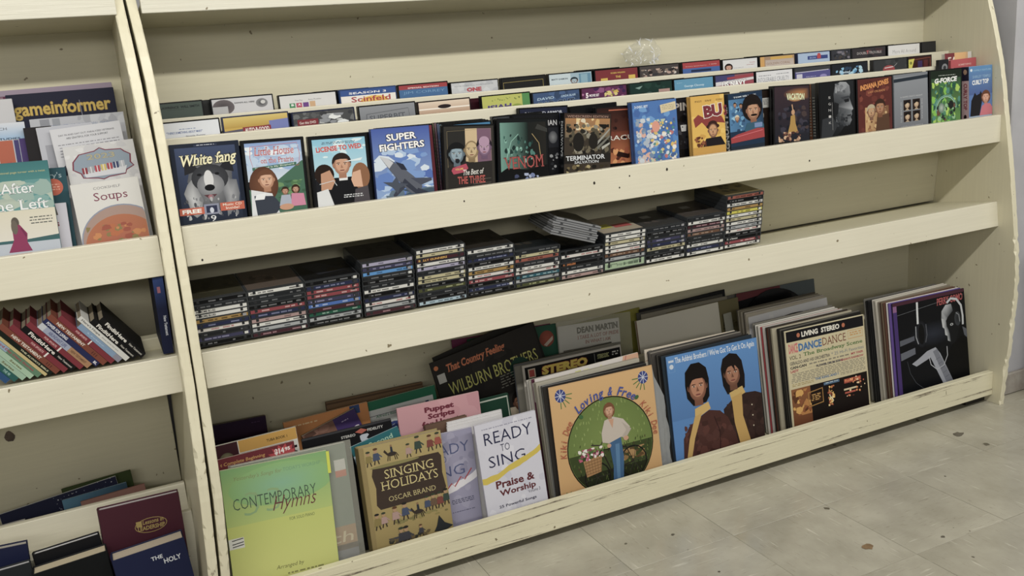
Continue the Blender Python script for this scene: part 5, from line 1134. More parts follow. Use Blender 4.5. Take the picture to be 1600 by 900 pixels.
def art_country(a):
    a.R(0, 0, 1, 1, '2b2826'); a.M(.02, .1, .98, .95, 20, .09, ['2f2c2a', '252322'], 5); a.E(.04, .06, .02, .02, 'c86c2c'); a.R(.03, .12, .1, .2, 'c4c4c0')
    a.T('That Country Feeling', .12, .15, .56, .09, 'c86c3c', .03, .12, serif=True); a.T('WILBURN BROTHERS', .1, .33, .86, .11, 'c0c060', .0)
    a.E(.77, .34, .1, .1, '1c4034'); a.L(.55, .34, .7, .46, 5, '8c8c80', 6, .3); a.E(.2, .55, .17, .14, '35243c')
    a.P([(.35, .8), (.5, .62), (.7, .66), (.72, 1), (.34, 1)], 'c8b8a0'); a.face(.48, .58, .075, 'b07c5c', '2a1a14', 'short', '7c4c38'); a.face(.68, .62, .065, '9c6a4c', '17100c', 'short', '6c4432')
def art_stereo(a):
    a.R(0, 0, 1, 1, 'c4beb4'); a.R(.02, .02, .99, .145, '121214'); a.R(.05, .04, .12, .12, 'c8b8a0'); a.R(.06, .05, .11, .11, 'a83428'); a.T('STEREO', .18, .12, .46, .08, 'e0c43c', .06, .1, 0, '8c2c1c', .04)
    a.S([(.72, .03), (.72, .17)], .005, '8c8c88'); a.T('STEREODISC', .75, .085, .12, .04, 'b8bc7c', .02); a.L(.9, .045, .97, .09, 2, 'c8c8c4', 3); a.L(.74, .13, .96, .155, 1, 'b8b8b4', 4); a.T('BOURBON STREET', .1, .185, .5, .035, 'a83c4c', .03); a.S([(.72, .115), (.98, .11)], .003, '8c8c88')
def art_crooner(a):
    a.R(0, 0, 1, 1, 'e2e0de'); a.T('DEAN MARTIN', .3, .14, .68, .09, '120a0a', .05, serif=True); a.T('I TAKE A LOT OF PRIDE', .3, .225, .68, .055, '9c2c20', .03, serif=True); a.T('IN WHAT I AM', .42, .3, .42, .05, '9c2c20', .03, serif=True); a.R(.06, .35, 1, 1, '2f1a16'); a.E(.7, .45, .2, .1, '150c0a')
def art_alfred(a):
    a.R(0, 0, 1, 1.3, '177050'); a.P([(.04, .1), (.96, .1), (.97, 1.3), (.03, 1.3)], 'd8dcda'); a.S([(.12, .17), (.9, .17), (.92, .4)], .006, '4c4c60'); a.S([(.12, .17), (.08, .4)], .006, '4c4c60'); a.R(.1, .15, .14, .19, '24346c'); a.R(.86, .15, .9, .19, '24346c')
    a.T("Alfred's Basic Piano Library", .26, .21, .54, .045, '3c7c5c', .01); a.T('Piano', .2, .38, .6, .14, '24387c', .05, serif=True)
def art_puppet(a):
    a.R(0, 0, 1, 1.3, 'c8929a'); a.M(0, 0, 1, 1.3, 20, .12, ['cd98a0', 'c28a93'], 3); a.T('Puppet', .32, .135, .36, .08, '6c1c34', .05); a.T('Scripts', .35, .215, .33, .08, '6c1c34', .05); a.T('for Use at', .27, .295, .46, .08, '6c1c34', .05); a.T('Church', .34, .4, .4, .08, '6c1c34', .05)

GS = 'song books in the bottom left bins'
# front bin, books from the left
m, h = stdm(.0225, .051, 8, .0045, .312, .238, -2.6)
t = book('green to yellow song book with a white striped label, in the front left corner', m, .238, h, .007, art_hymns, '8fae64', 'e4e0d0', False, GS, 'song_book', 'song book')
mb = MB(); mb.box((.236, -.0008, h - .055), (.243, .0005, h - .004), 'd4dc34', 'card'); mb.build('page_tab', t)
m, h = stdm(.037, .051, 8, .03, .309, .26, -1.2)
t = book('grey green song book with a tan band, behind the green and yellow one', m, .26, h, .012, lambda a: (a.R(0, 0, 1, 1.3, '6f8276'), a.R(0, .75, 1, .95, 'a87c48'), a.T('Faith', .5, .9, .46, .1, 'd8c8a0', .0, .2), a.R(0, .92, 1, .97, '4c3430'), a.R(0, .97, 1, 1.3, '75798a'), a.R(.88, .14, .98, .27, 'd8d8d4'), a.R(.88, .24, .98, .3, 'c8542c')), '5f6d68', 'c8c8c0', False, GS, 'song_book', 'song book')
mb = MB(); mb.box((-.006, -.0022, 0), (.273, -.0012, h + .003), 'ffffff', 'clear_film'); mb.build('clear_cover', t)
m, h = stdm(0.064, 0.051, 8, 0.0065, 0.3216, .173, 1.0)
book('dark red music book with a starburst price of 14.95', m, .173, h, .006, art_method, '701c28', 'd8d4c8', False, GS, 'song_book', 'song book')
m, h = stdm(0.1, 0.051, 8, 0.0091, 0.34, .186, 1.0)
book('white music book with fat black capitals and a gold band', m, .186, h, .008, art_essential, 'd8d4c8', 'd8d4c8', False, GS, 'song_book', 'song book')
m, h = stdm(0.252, 0.131, 8, 0.0237, 0.2588, .128, -1.5)
book('very dark purple book at the back of the left corner', m, .128, h, .012, lambda a: (a.G(0, 0, 1, 1.2, '2c1038', '34101c'), a.T('Ouija', .05, .7, .8, .2, '5c1c24', .0), a.L(.72, .08, .88, .1, 1, '5c3c6c')), '2a1030', '6c6458', False, GS, 'book', 'book')
m, h = stdm(0.1628, 0.091, 8, 0.1774, 0.2973, .21, 1.4)
book('orange music book with a small blue corner square', m, .21, h, .008, lambda a: (a.G(0, 0, 1, 1.3, 'cc8030', 'd88c34'), a.L(.1, .06, .4, .09, 1, 'e8c48c'), a.R(.78, .0, .9, .1, '24447c'), a.T('Libre', .3, .35, .5, .12, '3c2414', .02)), 'c87c30', 'd8d0c0', False, GS, 'song_book', 'song book')
m, h = stdm(0.15, 0.091, 8, 0.2136, 0.2596, .142, 16)
book('tilted purple and brown book with big white letters', m, .142, h, .01, lambda a: (a.R(0, 0, 1, 1.4, '7a5546'), a.M(0, 0, .6, .8, 20, .08, ['6c4838', '8a6252', '5a3c30'], 3, 1.5), a.R(.58, .0, 1, .55, '3d2766'), a.L(.7, .1, .85, .13, 1, 'b8a8d0'), a.T('USING', .3, .42, .66, .14, 'd8d0dc', .0)), '2c2024', 'd0c8b8', False, GS, 'book', 'book')
m, h = stdm(0.102, 0.051, 8, 0.204, 0.309, .222, .2)
sleeve('black record sleeve marked fidelity with an orange emblem, left of the green bordered book', m, .222, h, .005, lambda a: (a.R(0, 0, 1, 1.3, '141417'), a.R(0, .0, 1, .02, '3c3c40'), a.T('STEREO', .42, .1, .16, .03, 'c8c8c4', .02), a.T('FIDELITY', .72, .08, .18, .03, 'c8c8c4', .02), a.P([(.58, .06), (.65, .03), (.72, .06), (.65, .09)], 'b0503c'), a.M(.62, .1, .8, .24, 10, .04, ['b8c0cc'], 4), a.E(.12, .25, .1, .1, 'b8583c')), '1c1c20')
m, h = stdm(0.0958, 0.051, 8, 0.3137, 0.2649, .126, 11)
book('tilted teal book lettered in pale green, lying against the brown song book', m, .126, h, .005, lambda a: (a.R(0, 0, 1, 1.4, '1f6f78'), a.T('Second', .35, .17, .5, .1, 'a8d0b8', .02), a.P([(0, .2), (1, .3), (1, 1.4), (0, 1.4)], 'b8c8d8')), '1f6f78', 'c8d0d8', False, GS, 'song_book', 'song book')
m, h = stdm(0.172, 0.091, 8, 0.3474, 0.2955, .223, 2.1)
book('green bordered white piano book with blue letters', m, .223, h, .007, art_alfred, '177050', 'd8dcd8', False, GS, 'song_book', 'song book')
m, h = stdm(0.25, 0.131, 8, 0.3028, 0.2548, .26, -.5)
sleeve('brown cardboard folder at the back above the orange book', m, .26, h, .012, flat('7c5f40', lambda a: a.S([(0, .02), (1, .02)], .02, '5c452e')), '6c5236', None, 'card_print', False, 'cardboard_folder', 'folder')
m, h = stdm(0.1018, 0.051, 8, 0.4438, 0.3293, .219, -.8)
book('pink script book with dark red bold letters', m, .219, h, .006, art_puppet, 'c8929a', 'd8c8c4', False, GS, 'script_book', 'book')
m, h = stdm(0.148, 0.091, 8, 0.5428, 0.2447, .218, .8)
book('dark green book with white words, peeping out right of the pink one', m, .218, h, .01, lambda a: (a.R(0, 0, 1, 1.3, '143c2c'), a.S([(0, .03), (.98, .03), (.98, .6)], .02, 'b8c0b4'), a.T('Psalms and', .3, .32, .5, .1, 'e0e4dc', .03), a.T('Tunes this', .2, .48, .5, .1, 'e0e4dc', .03)), '143c2c', 'c8c8b8', True, GS)
m, h = stdm(.0265, .051, 8, .3165, .284, .206, -.6)
book('hardback song book in tan with a brown title panel and rows of small figures', m, .206, h, .026, art_holidays, 'a08e56', 'b8a888', True, GS, 'song_book', 'song book', .003, lambda a: a.R(0, 0, 1, a.ar, '8a7a4c'))
m, h = stdm(0.0828, 0.051, 8, 0.5036, 0.2772, .112, 1.5)
book('brown edged book whose top shows behind the tan hardback', m, .112, h, .012, flat('6c5040'), '5c4434', 'b0a084', True, GS)
m, h = stdm(0.0545, 0.051, 8, 0.4592, 0.2619, .154, -1.2)
book('faded lavender sing-along book behind and left of the white one', m, .154, h, .007, art_ready2, '8c8aa8', 'dcdce4', False, GS, 'song_book', 'song book')
for k in range(3):
    m, h = stdm(.0625 + .0066 * k, .051, 8, (0.5522, 0.5554, 0.5586)[k], (0.2679, 0.2719, 0.2759)[k], .15, 0)
    book(['white booklet nearest behind the two sing-along books', 'white booklet second behind the two sing-along books', 'white booklet last behind the two sing-along books'][k], m, .15, h, .006, flat('d8d6d8'), 'd4d2d6', 'e0e0e0', False, 'white booklets behind the sing-along books', 'booklet', 'booklet')
m, h = stdm(.0225, .051, 8, .6085, .272, .169, .8)
book('white sing-along book with a torn yellow stripe and dark red words', m, .169, h, .008, art_ready, 'c8c8d8', 'e0e0e8', False, GS, 'song_book', 'song book')

# records
GR = 'record sleeves facing out'
def clear_side(t):
    pass
m, h = stdm(.0225, .051, 8, .8215, .3235, .314, -.8)
t = sleeve('orange record sleeve with a round photo of a person and bicycle', m, .314, h, .005, art_bike, '3a3028', GR)
m, h = stdm(.03, .051, 8, 1.02, .323, .16, -1.0)
mb = MB(); n = 10; vs_ = []; fs = []
for i in range(n + 1):
    for j in range(3):
        z = .02 + (.29) * i / n; bulge = .012 * math.sin(math.pi * i / n) * (1 if j == 1 else .3)
        xx = 1.124 + (0, .026, .046)[j] * (1 - .62 * max(0, (z - .2) / .11)) + .004 * math.sin(i * 1.7 + j)
        t_ = math.radians(8); vs_.append((xx, .0335 + z * math.sin(t_) - bulge * .6, .051 + z * math.cos(t_)))
for i in range(n):
    for j in range(2): fs.append((i * 3 + j, i * 3 + j + 1, i * 3 + j + 4, i * 3 + j + 3))
mb.add(vs_, fs, 'ffffff', 'clear_sleeve'); o = mb.build('plastic_sleeve', None)
tag(o, 'clear plastic sleeve bulging out between the orange and the blue record sleeves', 'plastic sleeve')
m, h = stdm(.0225, .051, 8, 1.1815, .330, .307, -.9)
sleeve('blue record sleeve with two long haired men in brown jackets', m, .307, h, .005, art_brothers, '2c4c74', GR, vs=.985)
m, h = stdm(.0225, .051, 8, 1.5895, .322, .302, -.8)
sleeve('cream record sleeve full of small words above a night street', m, .302, h, .005, art_broadway, 'c8c0a4', GR, vs=.87)
m, h = stdm(.0225, .051, 8, 2.010, .328, .309, -.7)
sleeve('black record sleeve with a singer at a microphone and red name', m, .309, h, .005, art_mic, '241c34', GR, vs=.925)

def tone(c):
    r, g, b = (int(c[i:i + 2], 16) for i in (0, 2, 4)); l = (r + g + b) / 3
    if r > g + 30: return 'brown' if l < 130 else 'tan'
    if b > r + 12: return 'slate' if l < 130 else 'bluish'
    return 'black' if l < 45 else 'dark' if l < 80 else 'grey' if l < 150 else 'pale grey' if l < 185 else 'cream'
def pack(x, w_, b, y0, z0, n, step, lean, cols, ref, group, seed, dx=.004, db=.004, ang=.6):
    r = random.Random(seed)
    for k in range(n):
        y = y0 + step * k; c = cols[k % len(cols)]
        m, h = stdm(y, z0, lean, x + r.uniform(-dx, dx), b + r.uniform(-db, db), w_ + r.uniform(-.003, .003), r.uniform(-ang, ang))
        sleeve('%s edged record sleeve, %s one behind %s' % (tone(c), (['first'] + NUM[1:])[k], ref), m, w_, h, step * r.uniform(.55, .85), None, c, group)
pack(0.811, 0.313, 0.324, 0.0285, 0.051, 6, .0048, 8, ['2a2622', '5c5a58', '8c9094', '241f1c', '9c9a90', '6f6a60'], 'the orange sleeve', 'record sleeves packed behind the round photo', 1, .002, .002)
m, h = stdm(.0585, .051, 8, .806, .327, .315, .6)
sleeve('thick grey white box of records behind the orange sleeve', m, .315, h, .017, None, 'b3ad9c', None, name='record_box', cat='record box')
m, h = stdm(0.078, 0.051, 8, 0.8127, 0.3316, .318, 1.5)
sleeve('white record sleeve with a red line, its corner rising behind the orange one', m, .318, h, .004, lambda a: (a.R(0, 0, 1, 1, 'd6d0cc'), a.P([(.85, 0), (1, 0), (1, .3), (.75, .3)], 'd0a080'), a.S([(.88, 0), (.8, .2)], .006, 'a8344c'), a.M(.3, .02, .8, .1, 14, .03, ['c8c87c', 'd8d4b0'], 4)), 'cfc8bc', GR)
m, h = stdm(0.088, 0.051, 8, 0.8086, 0.3286, .304, .6)
sleeve('maroon record sleeve behind the white one with the red line', m, .304, h, .004, flat('5c2440', lambda a: a.R(0, .03, 1, .2, 'b8b4ac')), '6c2c48', GR)
pack(0.8051, 0.312, 0.3221, 0.096, 0.051, 4, .0055, 8, ['b8b4a8', '8a867a', 'c8c4bc', '9c9890'], 'the maroon sleeve', 'record sleeves packed behind the maroon one', 21, .002, .002)
m, h = stdm(0.149, 0.091, 8, 0.8108, 0.3094, .306, -.2)
sleeve('white record sleeve with a black band and yellow STEREO letters', m, .306, h, .005, art_stereo, 'b0aca0', GR)
pack(0.7948, 0.306, 0.3124, 0.1565, 0.091, 4, .0055, 8, ['77746a', '5f6470', '8c887c', '4a4840'], 'the STEREO lettered sleeve', 'record sleeves packed behind the STEREO sleeve', 31, .003, .003)
m, h = stdm(0.188, 0.091, 8, 0.5701, 0.3554, .31, 9.6)
sleeve('tilted black record sleeve with yellow letters and two faces', m, .31, h, .005, art_country, '1c1a18', GR)
m, h = stdm(0.2, 0.091, 8, 0.5843, 0.3644, .302, 12)
sleeve('dark record sleeve tilted just behind the yellow lettered one', m, .302, h, .005, flat('24221f'), '2a2622', None)
m, h = stdm(0.272, 0.131, 8, 0.6675, 0.3394, .30, -2)
sleeve('magenta record sleeve at the back, mostly hidden by the tilted black one', m, .30, h, .004, lambda a: (a.R(0, 0, 1, 1, '7c2a58'), a.T('PERRY C', .06, .26, .4, .07, 'c0a8b4', .02)), '7c2a58', GR)
m, h = stdm(0.258, 0.131, 8, 0.7068, 0.3374, .27, -1.5)
sleeve('dark green record sleeve with an orange disc emblem', m, .27, h, .004, lambda a: (a.R(0, 0, 1, 1, '265c48'), a.E(.88, .14, .085, .085, 'a8482c', '8c3c28'), a.P([(.84, .2), (.95, .12), (.95, .16), (.87, .22)], 'c8b8a8')), '245040', GR)
m, h = stdm(0.247, 0.131, 8, 0.9755, 0.3234, .2, -3.0)
t = sleeve('white record sleeve with black and red crooner titles, in a clear sleeve', m, .2, h, .004, art_crooner, 'c0bebc', GR)
mb = MB(); mb.box((-.004, -.0018, 0), (.238, -.0008, h + .012), 'ffffff', 'clear_film'); mb.build('clear_outer', t)
m, h = stdm(0.28, 0.131, 8, 1.0083, 0.3106, .26, 2)
sleeve('olive yellow record sleeve showing a sliver at the back', m, .26, h, .004, flat('8f8a2c'), '8f8a2c', None)
m, h = stdm(0.242, 0.131, 8, 1.2249, 0.2935, .297, .9)
sleeve('blank pale grey record sleeve standing at the back of the middle', m, .297, h, .005, lambda a: (a.R(0, 0, 1, 1, 'dedacc'), a.R(0, 0, .012, 1, '6c4c34')), 'b4ae9c', None)
m, h = stdm(0.249, 0.131, 8, 1.3402, 0.2956, .262, .4)
t = sleeve('khaki record sleeve with dark handwriting right of the blank pale one', m, .262, h, .005, lambda a: (a.R(0, 0, 1, 1, '78704c'), a.T('Berlin', .74, .34, .2, .09, '4c4428', .0, .3), a.T('Harps', .76, .46, .18, .07, '4c4428', .0, .3)), '6f6848', None)
m, h = stdm(0.2385, 0.131, 8, 1.5341, 0.2587, .03, 3)
sleeve('small pale card standing before the khaki sleeve', m, .03, h, .002, None, 'a8a89c', None, name='card_slip', cat='card')
for k, (x, b, c, rl, lab, yy) in enumerate(((1.259, 0.3156, '17181b', 1.5, 'black', 0.2685), (1.2446, 0.3091, '4c4a44', 0.8, 'taupe', 0.262), (1.2554, 0.3047, '8a8474', 0.2, 'tan', 0.2555))):
    m, h = stdm(yy, .131, 8, x, b, .312, rl)
    sleeve('%s record sleeve leaning on the back panel behind the blank pale one' % lab, m, .312, h, .004, None, c, 'record sleeves leaning on the back panel')
m, h = stdm(0.262, 0.131, 8, 1.6063, 0.3045, .312, -.8)
sleeve('record sleeve with a blue grey, dark red and black picture, at the back', m, .312, h, .004, lambda a: (a.R(0, 0, 1, 1, '5c666a'), a.P([(0, 0), (.55, 0), (.56, .12), (.3, .2), (0, .24)], '6c2c34'), a.P([(0, .08), (.25, .06), (.3, .2), (.5, .14), (.78, .16), (.7, .24), (.4, .3), (0, .5)], '17161a'), a.T('WATER', .82, .19, .15, .05, '3c4448', .01)), '4c5456', GR)
m, h = stdm(0.272, 0.131, 8, 1.5768, 0.3006, .312, -.6)
sleeve('grey record sleeve behind the blue grey and red picture', m, .312, h, .004, flat('6c6a64'), '4a4844', None)
m, h = stdm(0.249, 0.131, 8, 1.6012, 0.2786, .3, 2)
mb = MB(); nn = 40; mb.prism([(.152 + .148 * math.cos(6.283 * k / nn), .15 + .148 * math.sin(6.283 * k / nn)) for k in range(nn)], 1, 0, .002, '0f0f11', 'case_plastic')
o = mb.build('vinyl_record'); o.matrix_world = frame(.2565, .131, 8, 1.592, -.0, 0)
tag(o, 'black vinyl record out of its sleeve, curved rim showing above the white sleeves', 'vinyl record')
# middle bin, right of centre
m, h = stdm(0.1495, 0.091, 8, 1.5603, 0.3024, .307, 1.4)
sleeve('crumpled white inner record sleeve with a dark curved opening', m, .307, h, .003, lambda a: (a.R(0, 0, 1, 1, 'eeeef0'), a.M(0, .02, 1, .6, 30, .1, ['f6f6f6', 'e6e6ea', 'ececf0'], 4, 1.6), a.E(.55, .085, .14, .018, '1c1a1c')), 'd8d4cc', GR)
pack(1.5575, 0.307, 0.3134, 0.1535, 0.091, 7, .0065, 8, ['c8beac', 'd8d0c8', '6c665a', 'b0a898', '8c8474', 'c4bcac', '5c564c'], 'the crumpled white inner sleeve', 'record sleeves packed behind the crumpled white one', 41, .003, .0035)
# behind the street scene sleeve
pack(1.585, 0.304, 0.324, 0.0285, 0.051, 4, .006, 8, ['1c1a18', '5f5c54', '2c2a26', '1f1d1a'], 'the cream sleeve of small words', 'record sleeves packed behind the small words', 51, .0015, .0015)
m, h = stdm(0.0535, 0.051, 8, 1.5713, 0.3263, .306, .0); sleeve('thick cream edged record sleeve behind the sleeve of small words', m, .306, h, .009, None, 'b0a890', None)
pack(1.5666, 0.306, 0.3256, 0.0635, 0.051, 3, .0055, 8, ['3a3028', '7c3c24', '2a241e'], 'the thick cream edged sleeve', 'dark picture sleeves behind the cream edged one', 55, .0015, .002)
m, h = stdm(0.081, 0.051, 8, 1.5606, 0.3276, .306, .0); sleeve('light grey record sleeve packed before the red edged one', m, .306, h, .004, None, 'b4b0aa', None)
m, h = stdm(0.0862, 0.051, 8, 1.5575, 0.3266, .306, .0); sleeve('red edged record sleeve deep in the stack behind small words', m, .306, h, .003, None, 'a01c2c', None)
pack(1.5528, 0.306, 0.3288, 0.091, 0.051, 5, .0055, 8, ['c8c4bc', '9c988e', 'd0ccc4', '3c4448', '7a766c'], 'the red edged sleeve', 'record sleeves at the rear behind the small words', 61, .002, .003)
m, h = stdm(0.1175, 0.051, 8, 1.5611, 0.3311, .29, .3); sleeve('dark blue record sleeve rising at the rear of the small words stack', m, .29, h, .004, flat('2c3444'), '2f2f3a', None)
# behind the two men
pack(1.172, 0.307, 0.331, 0.0285, 0.051, 5, .006, 8, ['22303c', '2a2a28', '1f1d1c', '6c6a64', '2c2a28'], 'the blue sleeve with two men', 'record sleeves packed behind the two men', 71, .002, .0015)
pack(1.1618, 0.307, 0.3333, 0.0605, 0.051, 4, .0062, 8, ['4c4844', '8c867c', '5c5854', '3c3a38'], 'the dark group behind the two men', 'record sleeves further behind the two men', 75, .003, .0015)
m, h = stdm(0.0865, 0.051, 8, 1.1566, 0.3386, .309, -.6)
sleeve('cream record sleeve with a red foot line rising behind the two men', m, .309, h, .004, lambda a: (a.R(0, 0, 1, 1, 'd8ccb8'), a.T('33', .04, .03, .03, .02, '3c3c3c', .02), a.T('X 100', .03, .07, .06, .025, '3c3c3c', .03), a.S([(0, .1), (1, .1)], .006, 'a86c48')), 'c8beac', GR)
# behind the singer
m, h = stdm(.0285, .051, 8, 2.003, .329, .309, -.7); sleeve('record sleeve with a violet edge right behind the black singer sleeve', m, .309, h, .006, None, '5a3c94', None)
m, h = stdm(.0355, .051, 8, 2.000, .330, .309, -.7); sleeve('white edged record sleeve second behind the black singer sleeve', m, .309, h, .003, None, 'd8d4d0', None)
pack(1.993, 0.309, 0.33, 0.04, 0.051, 4, .0062, 8, ['5c3a2a', '7c6a54', '4a3024', '8c8272'], 'the violet edged sleeve', 'brown edged sleeves behind the singer', 81, .002, .0015)
pack(1.9879, 0.309, 0.3313, 0.066, 0.051, 3, .0062, 8, ['c8c2b4', 'b0aa9c', 'd4cec4'], 'the brown edged group behind the singer', 'pale sleeves behind the singer', 85, .002, .0015)
pack(1.9828, 0.309, 0.3283, 0.0855, 0.051, 3, .0062, 8, ['1c1c1e', '2a2a2c', '151517'], 'the pale group behind the singer', 'black edged sleeves behind the singer', 88, .002, .0015)
m, h = stdm(0.1045, 0.051, 8, 1.9797, 0.3316, .309, -.6); sleeve('grey edged record sleeve, last in the stack behind the singer', m, .309, h, .005, None, '6a6862', None)

# ================================================================ LEFT UNIT
GL = 'books and papers on the left unit'
def art_shore(a):
    a.G(0, 0, 1, .3, '2f7276', '3f8484'); a.G(0, .3, 1, .8, '4a8a8c', 'c8cbb8'); a.M(0, .3, 1, .85, 30, .12, ['5c9696', '7ca8a4', 'b0bfb0', '94b0a8'], 4, 2); a.G(0, .8, 1, 1.3, 'd8d2bc', 'dcd8cc'); a.P([(0, 1.34), (1, 1.26), (1, 1.3), (0, 1.4)], '3c6468'); a.R(0, 1.35, 1, 1.6, 'b8c0cc')
    a.T('an emotional page turner with a twist', .1, .19, .84, .045, 'c8c07c', .0); a.T('After', .2, .52, .54, .18, 'e8ecec', .01, 0, 0, '3c6c70', .015, serif=True); a.T('She Left', -.02, .8, .94, .18, 'e8ecec', .01, 0, 0, '4c7c7c', .015, serif=True)
    a.L(.58, .93, .95, 1.08, 3, '3c4444', 5, .3); a.E(.36, 1.0, .06, .09, '5c544c'); a.P([(.3, 1.06), (.42, 1.04), (.52, 1.2), (.5, 1.34), (.56, 1.5), (.2, 1.5), (.3, 1.3)], '8c1c54'); a.S([(.44, 1.1), (.5, 1.25)], .03, '74184a'); a.E(.34, 1.08, .05, .12, '6c6258')
def art_soup(a):
    a.R(0, 0, 1, 1.3, 'd9d8d4'); a.T('COOKSHELF', .32, .12, .4, .04, '77787c', .0); a.T('Soups', .3, .34, .5, .17, '7c2c4c', -.0, serif=True); a.E(.62, .95, .62, .56, '8c94a8', n=40); a.E(.62, .95, .6, .54, 'a88c80', n=40); a.E(.6, 1.05, .56, .5, 'a8563c', 'b0663c', n=40)
    a.M(.1, .68, .98, 1.28, 70, .05, ['b4602c', '9c4830', 'c47c3c', '8a7a48'], 5, 1.4); a.M(.45, .95, .85, 1.15, 46, .04, ['8ca07c', 'a8b494', '6c8460', 'b8c4a8'], 6, 1.6)
def art_card(a):
    a.R(0, 0, 1, .9, 'cfcfd0'); a.M(0, 0, 1, .9, 30, .1, ['d8d8da', 'c6c6ca'], 4)
    o = [(.1, .35), (.2, .2), (.42, .16), (.5, .1), (.58, .16), (.8, .18), (.84, .24), (.92, .32), (.9, .5), (.94, .58), (.82, .66), (.8, .74), (.56, .76), (.48, .8), (.4, .76), (.2, .72), (.18, .62), (.08, .52)]
    a.P(o, '8c9cac'); a.S(o, .022, '7c2440', True); a.P([(.2, .6), (.84, .56), (.8, .72), (.24, .72)], 'd4d6dc'); a.T('2023', .3, .34, .4, .12, 'b0a888', .02, 0, 0, '6c7c8c', .02)
    for i, c in enumerate(['8c2434', 'a8a8ac', 'b03444', 'd0b858', 'a82c3c', '34406c', 'b8bcc4']): u = .2 + i * .09; a.R(u, .5 - .01 * i, u + .075, .64 - .01 * i, c); a.S([(u + .037, .5 - .01 * i), (u + .037, .64 - .01 * i)], .012, 'e0e0e4')
def art_letter(a, head=True):
    a.R(0, 0, 1, 1.4, 'cdced4')
    if head: a.T('DAY IN AND DAY OUT, PARALYZED VETERANS', .1, .12, .8, .03, '4c4c54', .01); a.T('ARE GRATEFUL FOR YOUR SUPPORT', .2, .17, .6, .03, '4c4c54', .01)
    a.L(.06, .24, .94, .46, 5, '7c7c84', 3, .25); a.P([(.05, .6), (.1, .55), (.12, .7), (.05, .72)], '34384c')
def art_church(a):
    a.R(0, 0, 1, 1.2, 'b4b6be'); a.M(.5, 0, 1, .12, 14, .06, ['a4a6ae', 'c0c2c8'], 4); a.R(.1, .01, .2, .16, '8c8f98'); a.R(.23, .01, .31, .16, '9498a0'); a.T('CHRISTIAN METHODIST EPISCOPAL CHURCH', .12, .12, .76, .035, '7c8cac', .0)
def art_game(a):
    a.R(0, 0, 1, 1.3, '0e1230'); a.T('gameinformer', .05, .26, .9, .175, 'c8a83c', .02, 0, .0, '8c6c20', .02); a.L(.62, .26, .9, .275, 1, '8c8c9c', 4); a.P([(.42, .6), (.46, .5), (.56, .44), (.64, .46), (.66, .52), (.74, .56), (.6, .62)], 'd0ac44'); a.E(.6, .5, .07, .06, 'b88c2c'); a.S([(.66, .1), (.67, .4), (.7, .55)], .004, 'a8a8b8')
def art_home(a):
    a.R(0, 0, 1, 1.3, '5c1440'); a.R(0, 0, 1, .045, '9c8ca0'); a.R(0, .05, .18, .2, '8c6c7c'); a.T('Better Homes & Gardens', .0, .13, .5, .045, 'd8c8d4', .01); a.T('BUILD', .6, .2, .36, .13, 'd8d4dc', .03)
lz = .8656
def lst(y, lean, x, b, w_, roll=0, h=None, z=lz): return stand(y, z, lean, x, b + (.875 - z if z == lz else 0), w_, roll, h)
m, h = lst(0.0225, 8, -0.186, 0.1445, .124, 1.5); book('white cookery book with a bowl of orange soup', m, .124, h, .012, art_soup, 'c8c6c0', 'd8d4c8', False, GL)
m, h = lst(0.0225, 8, -0.328, 0.2, .112, -1.5); book('teal novel with a woman in a long magenta coat by the sea', m, .112, h, .016, art_shore, '2f6468', 'd0c8b8', False, GL)
m, h = lst(0.0415, 8, -0.237, 0.113, .045, -1.5, .1, ); 
m, h = lst(0.04, 8, -0.262, 0.1135, .064, -2.0); book('white book with brown fork stripes, squeezed right of the teal novel', m, .064, h, .006, lambda a: (a.R(0, 0, 1, 2, 'c8c8d4'), a.R(.5, .55, .62, 2, '5c2c24'), a.T('s', .62, .7, .12, .14, '8c3c4c', .03), a.S([(.5, 0), (.56, .3)], .05, '5c544c'), a.S([(.66, 0), (.72, .35)], .05, '5c544c')), 'b8b8c0', 'd0ccc8', False, GL)
m, h = lst(0.0485, 8, -0.29, 0.182, .102, -2.0); book('dark teal book with a round orange sticker behind the white striped one', m, .102, h, .01, lambda a: (a.R(0, 0, 1, 2, '1d4c58'), a.T("Mary's", .5, .22, .42, .14, '9cb4bc', .0), a.E(.76, .36, .16, .16, 'c0502c'), a.L(.66, .3, .86, .44, 3, 'e0a088', 4)), '1d4450', 'c8c4b4', False, GL)
def paper(label, y, lean, x, b, w_, roll, art, col='d0d0d4', D=.0009):
    m, h = lst(y, lean, x, b, w_, roll); return sleeve(label, m, w_, h, D, art, col, GL, name='letter', cat='letter')
m, h = lst(0.0625, 8, -0.187, 0.215, .131, 1.8); sleeve('greeting card with 2023 over wrapped gifts in a wine red frame', m, .131, h, .0015, art_card, 'c8c8cc', GL, name='greeting_card', cat='card', vs=.68)
paper('white letter of small print behind the gift card', 0.072, 8, -0.204, 0.2504, .130, 3, art_letter)
paper('pale grey folded letter left of the small print letter', 0.08, 8, -0.2271, 0.2564, .10, 1, lambda a: (a.R(0, 0, 1, 1.8, 'b8bac4'), a.R(.1, .35, .7, .8, '9c9ea8')))
m, h = lst(0.087, 8, -0.2491, 0.2584, .05, 0); book('black and maroon book with a thin white frame, beside the pale letter', m, .05, h, .006, lambda a: (a.R(0, 0, 1, 3, '1c181c'), a.S([(.5, 3), (.5, .5), (.7, .3), (1, .28)], .07, 'd0ccc8'), a.P([(.55, 3), (.55, .55), (.75, .36), (1, .34), (1, 3)], '7c2430')), '1c181c', 'c8c0b0', False, GL)
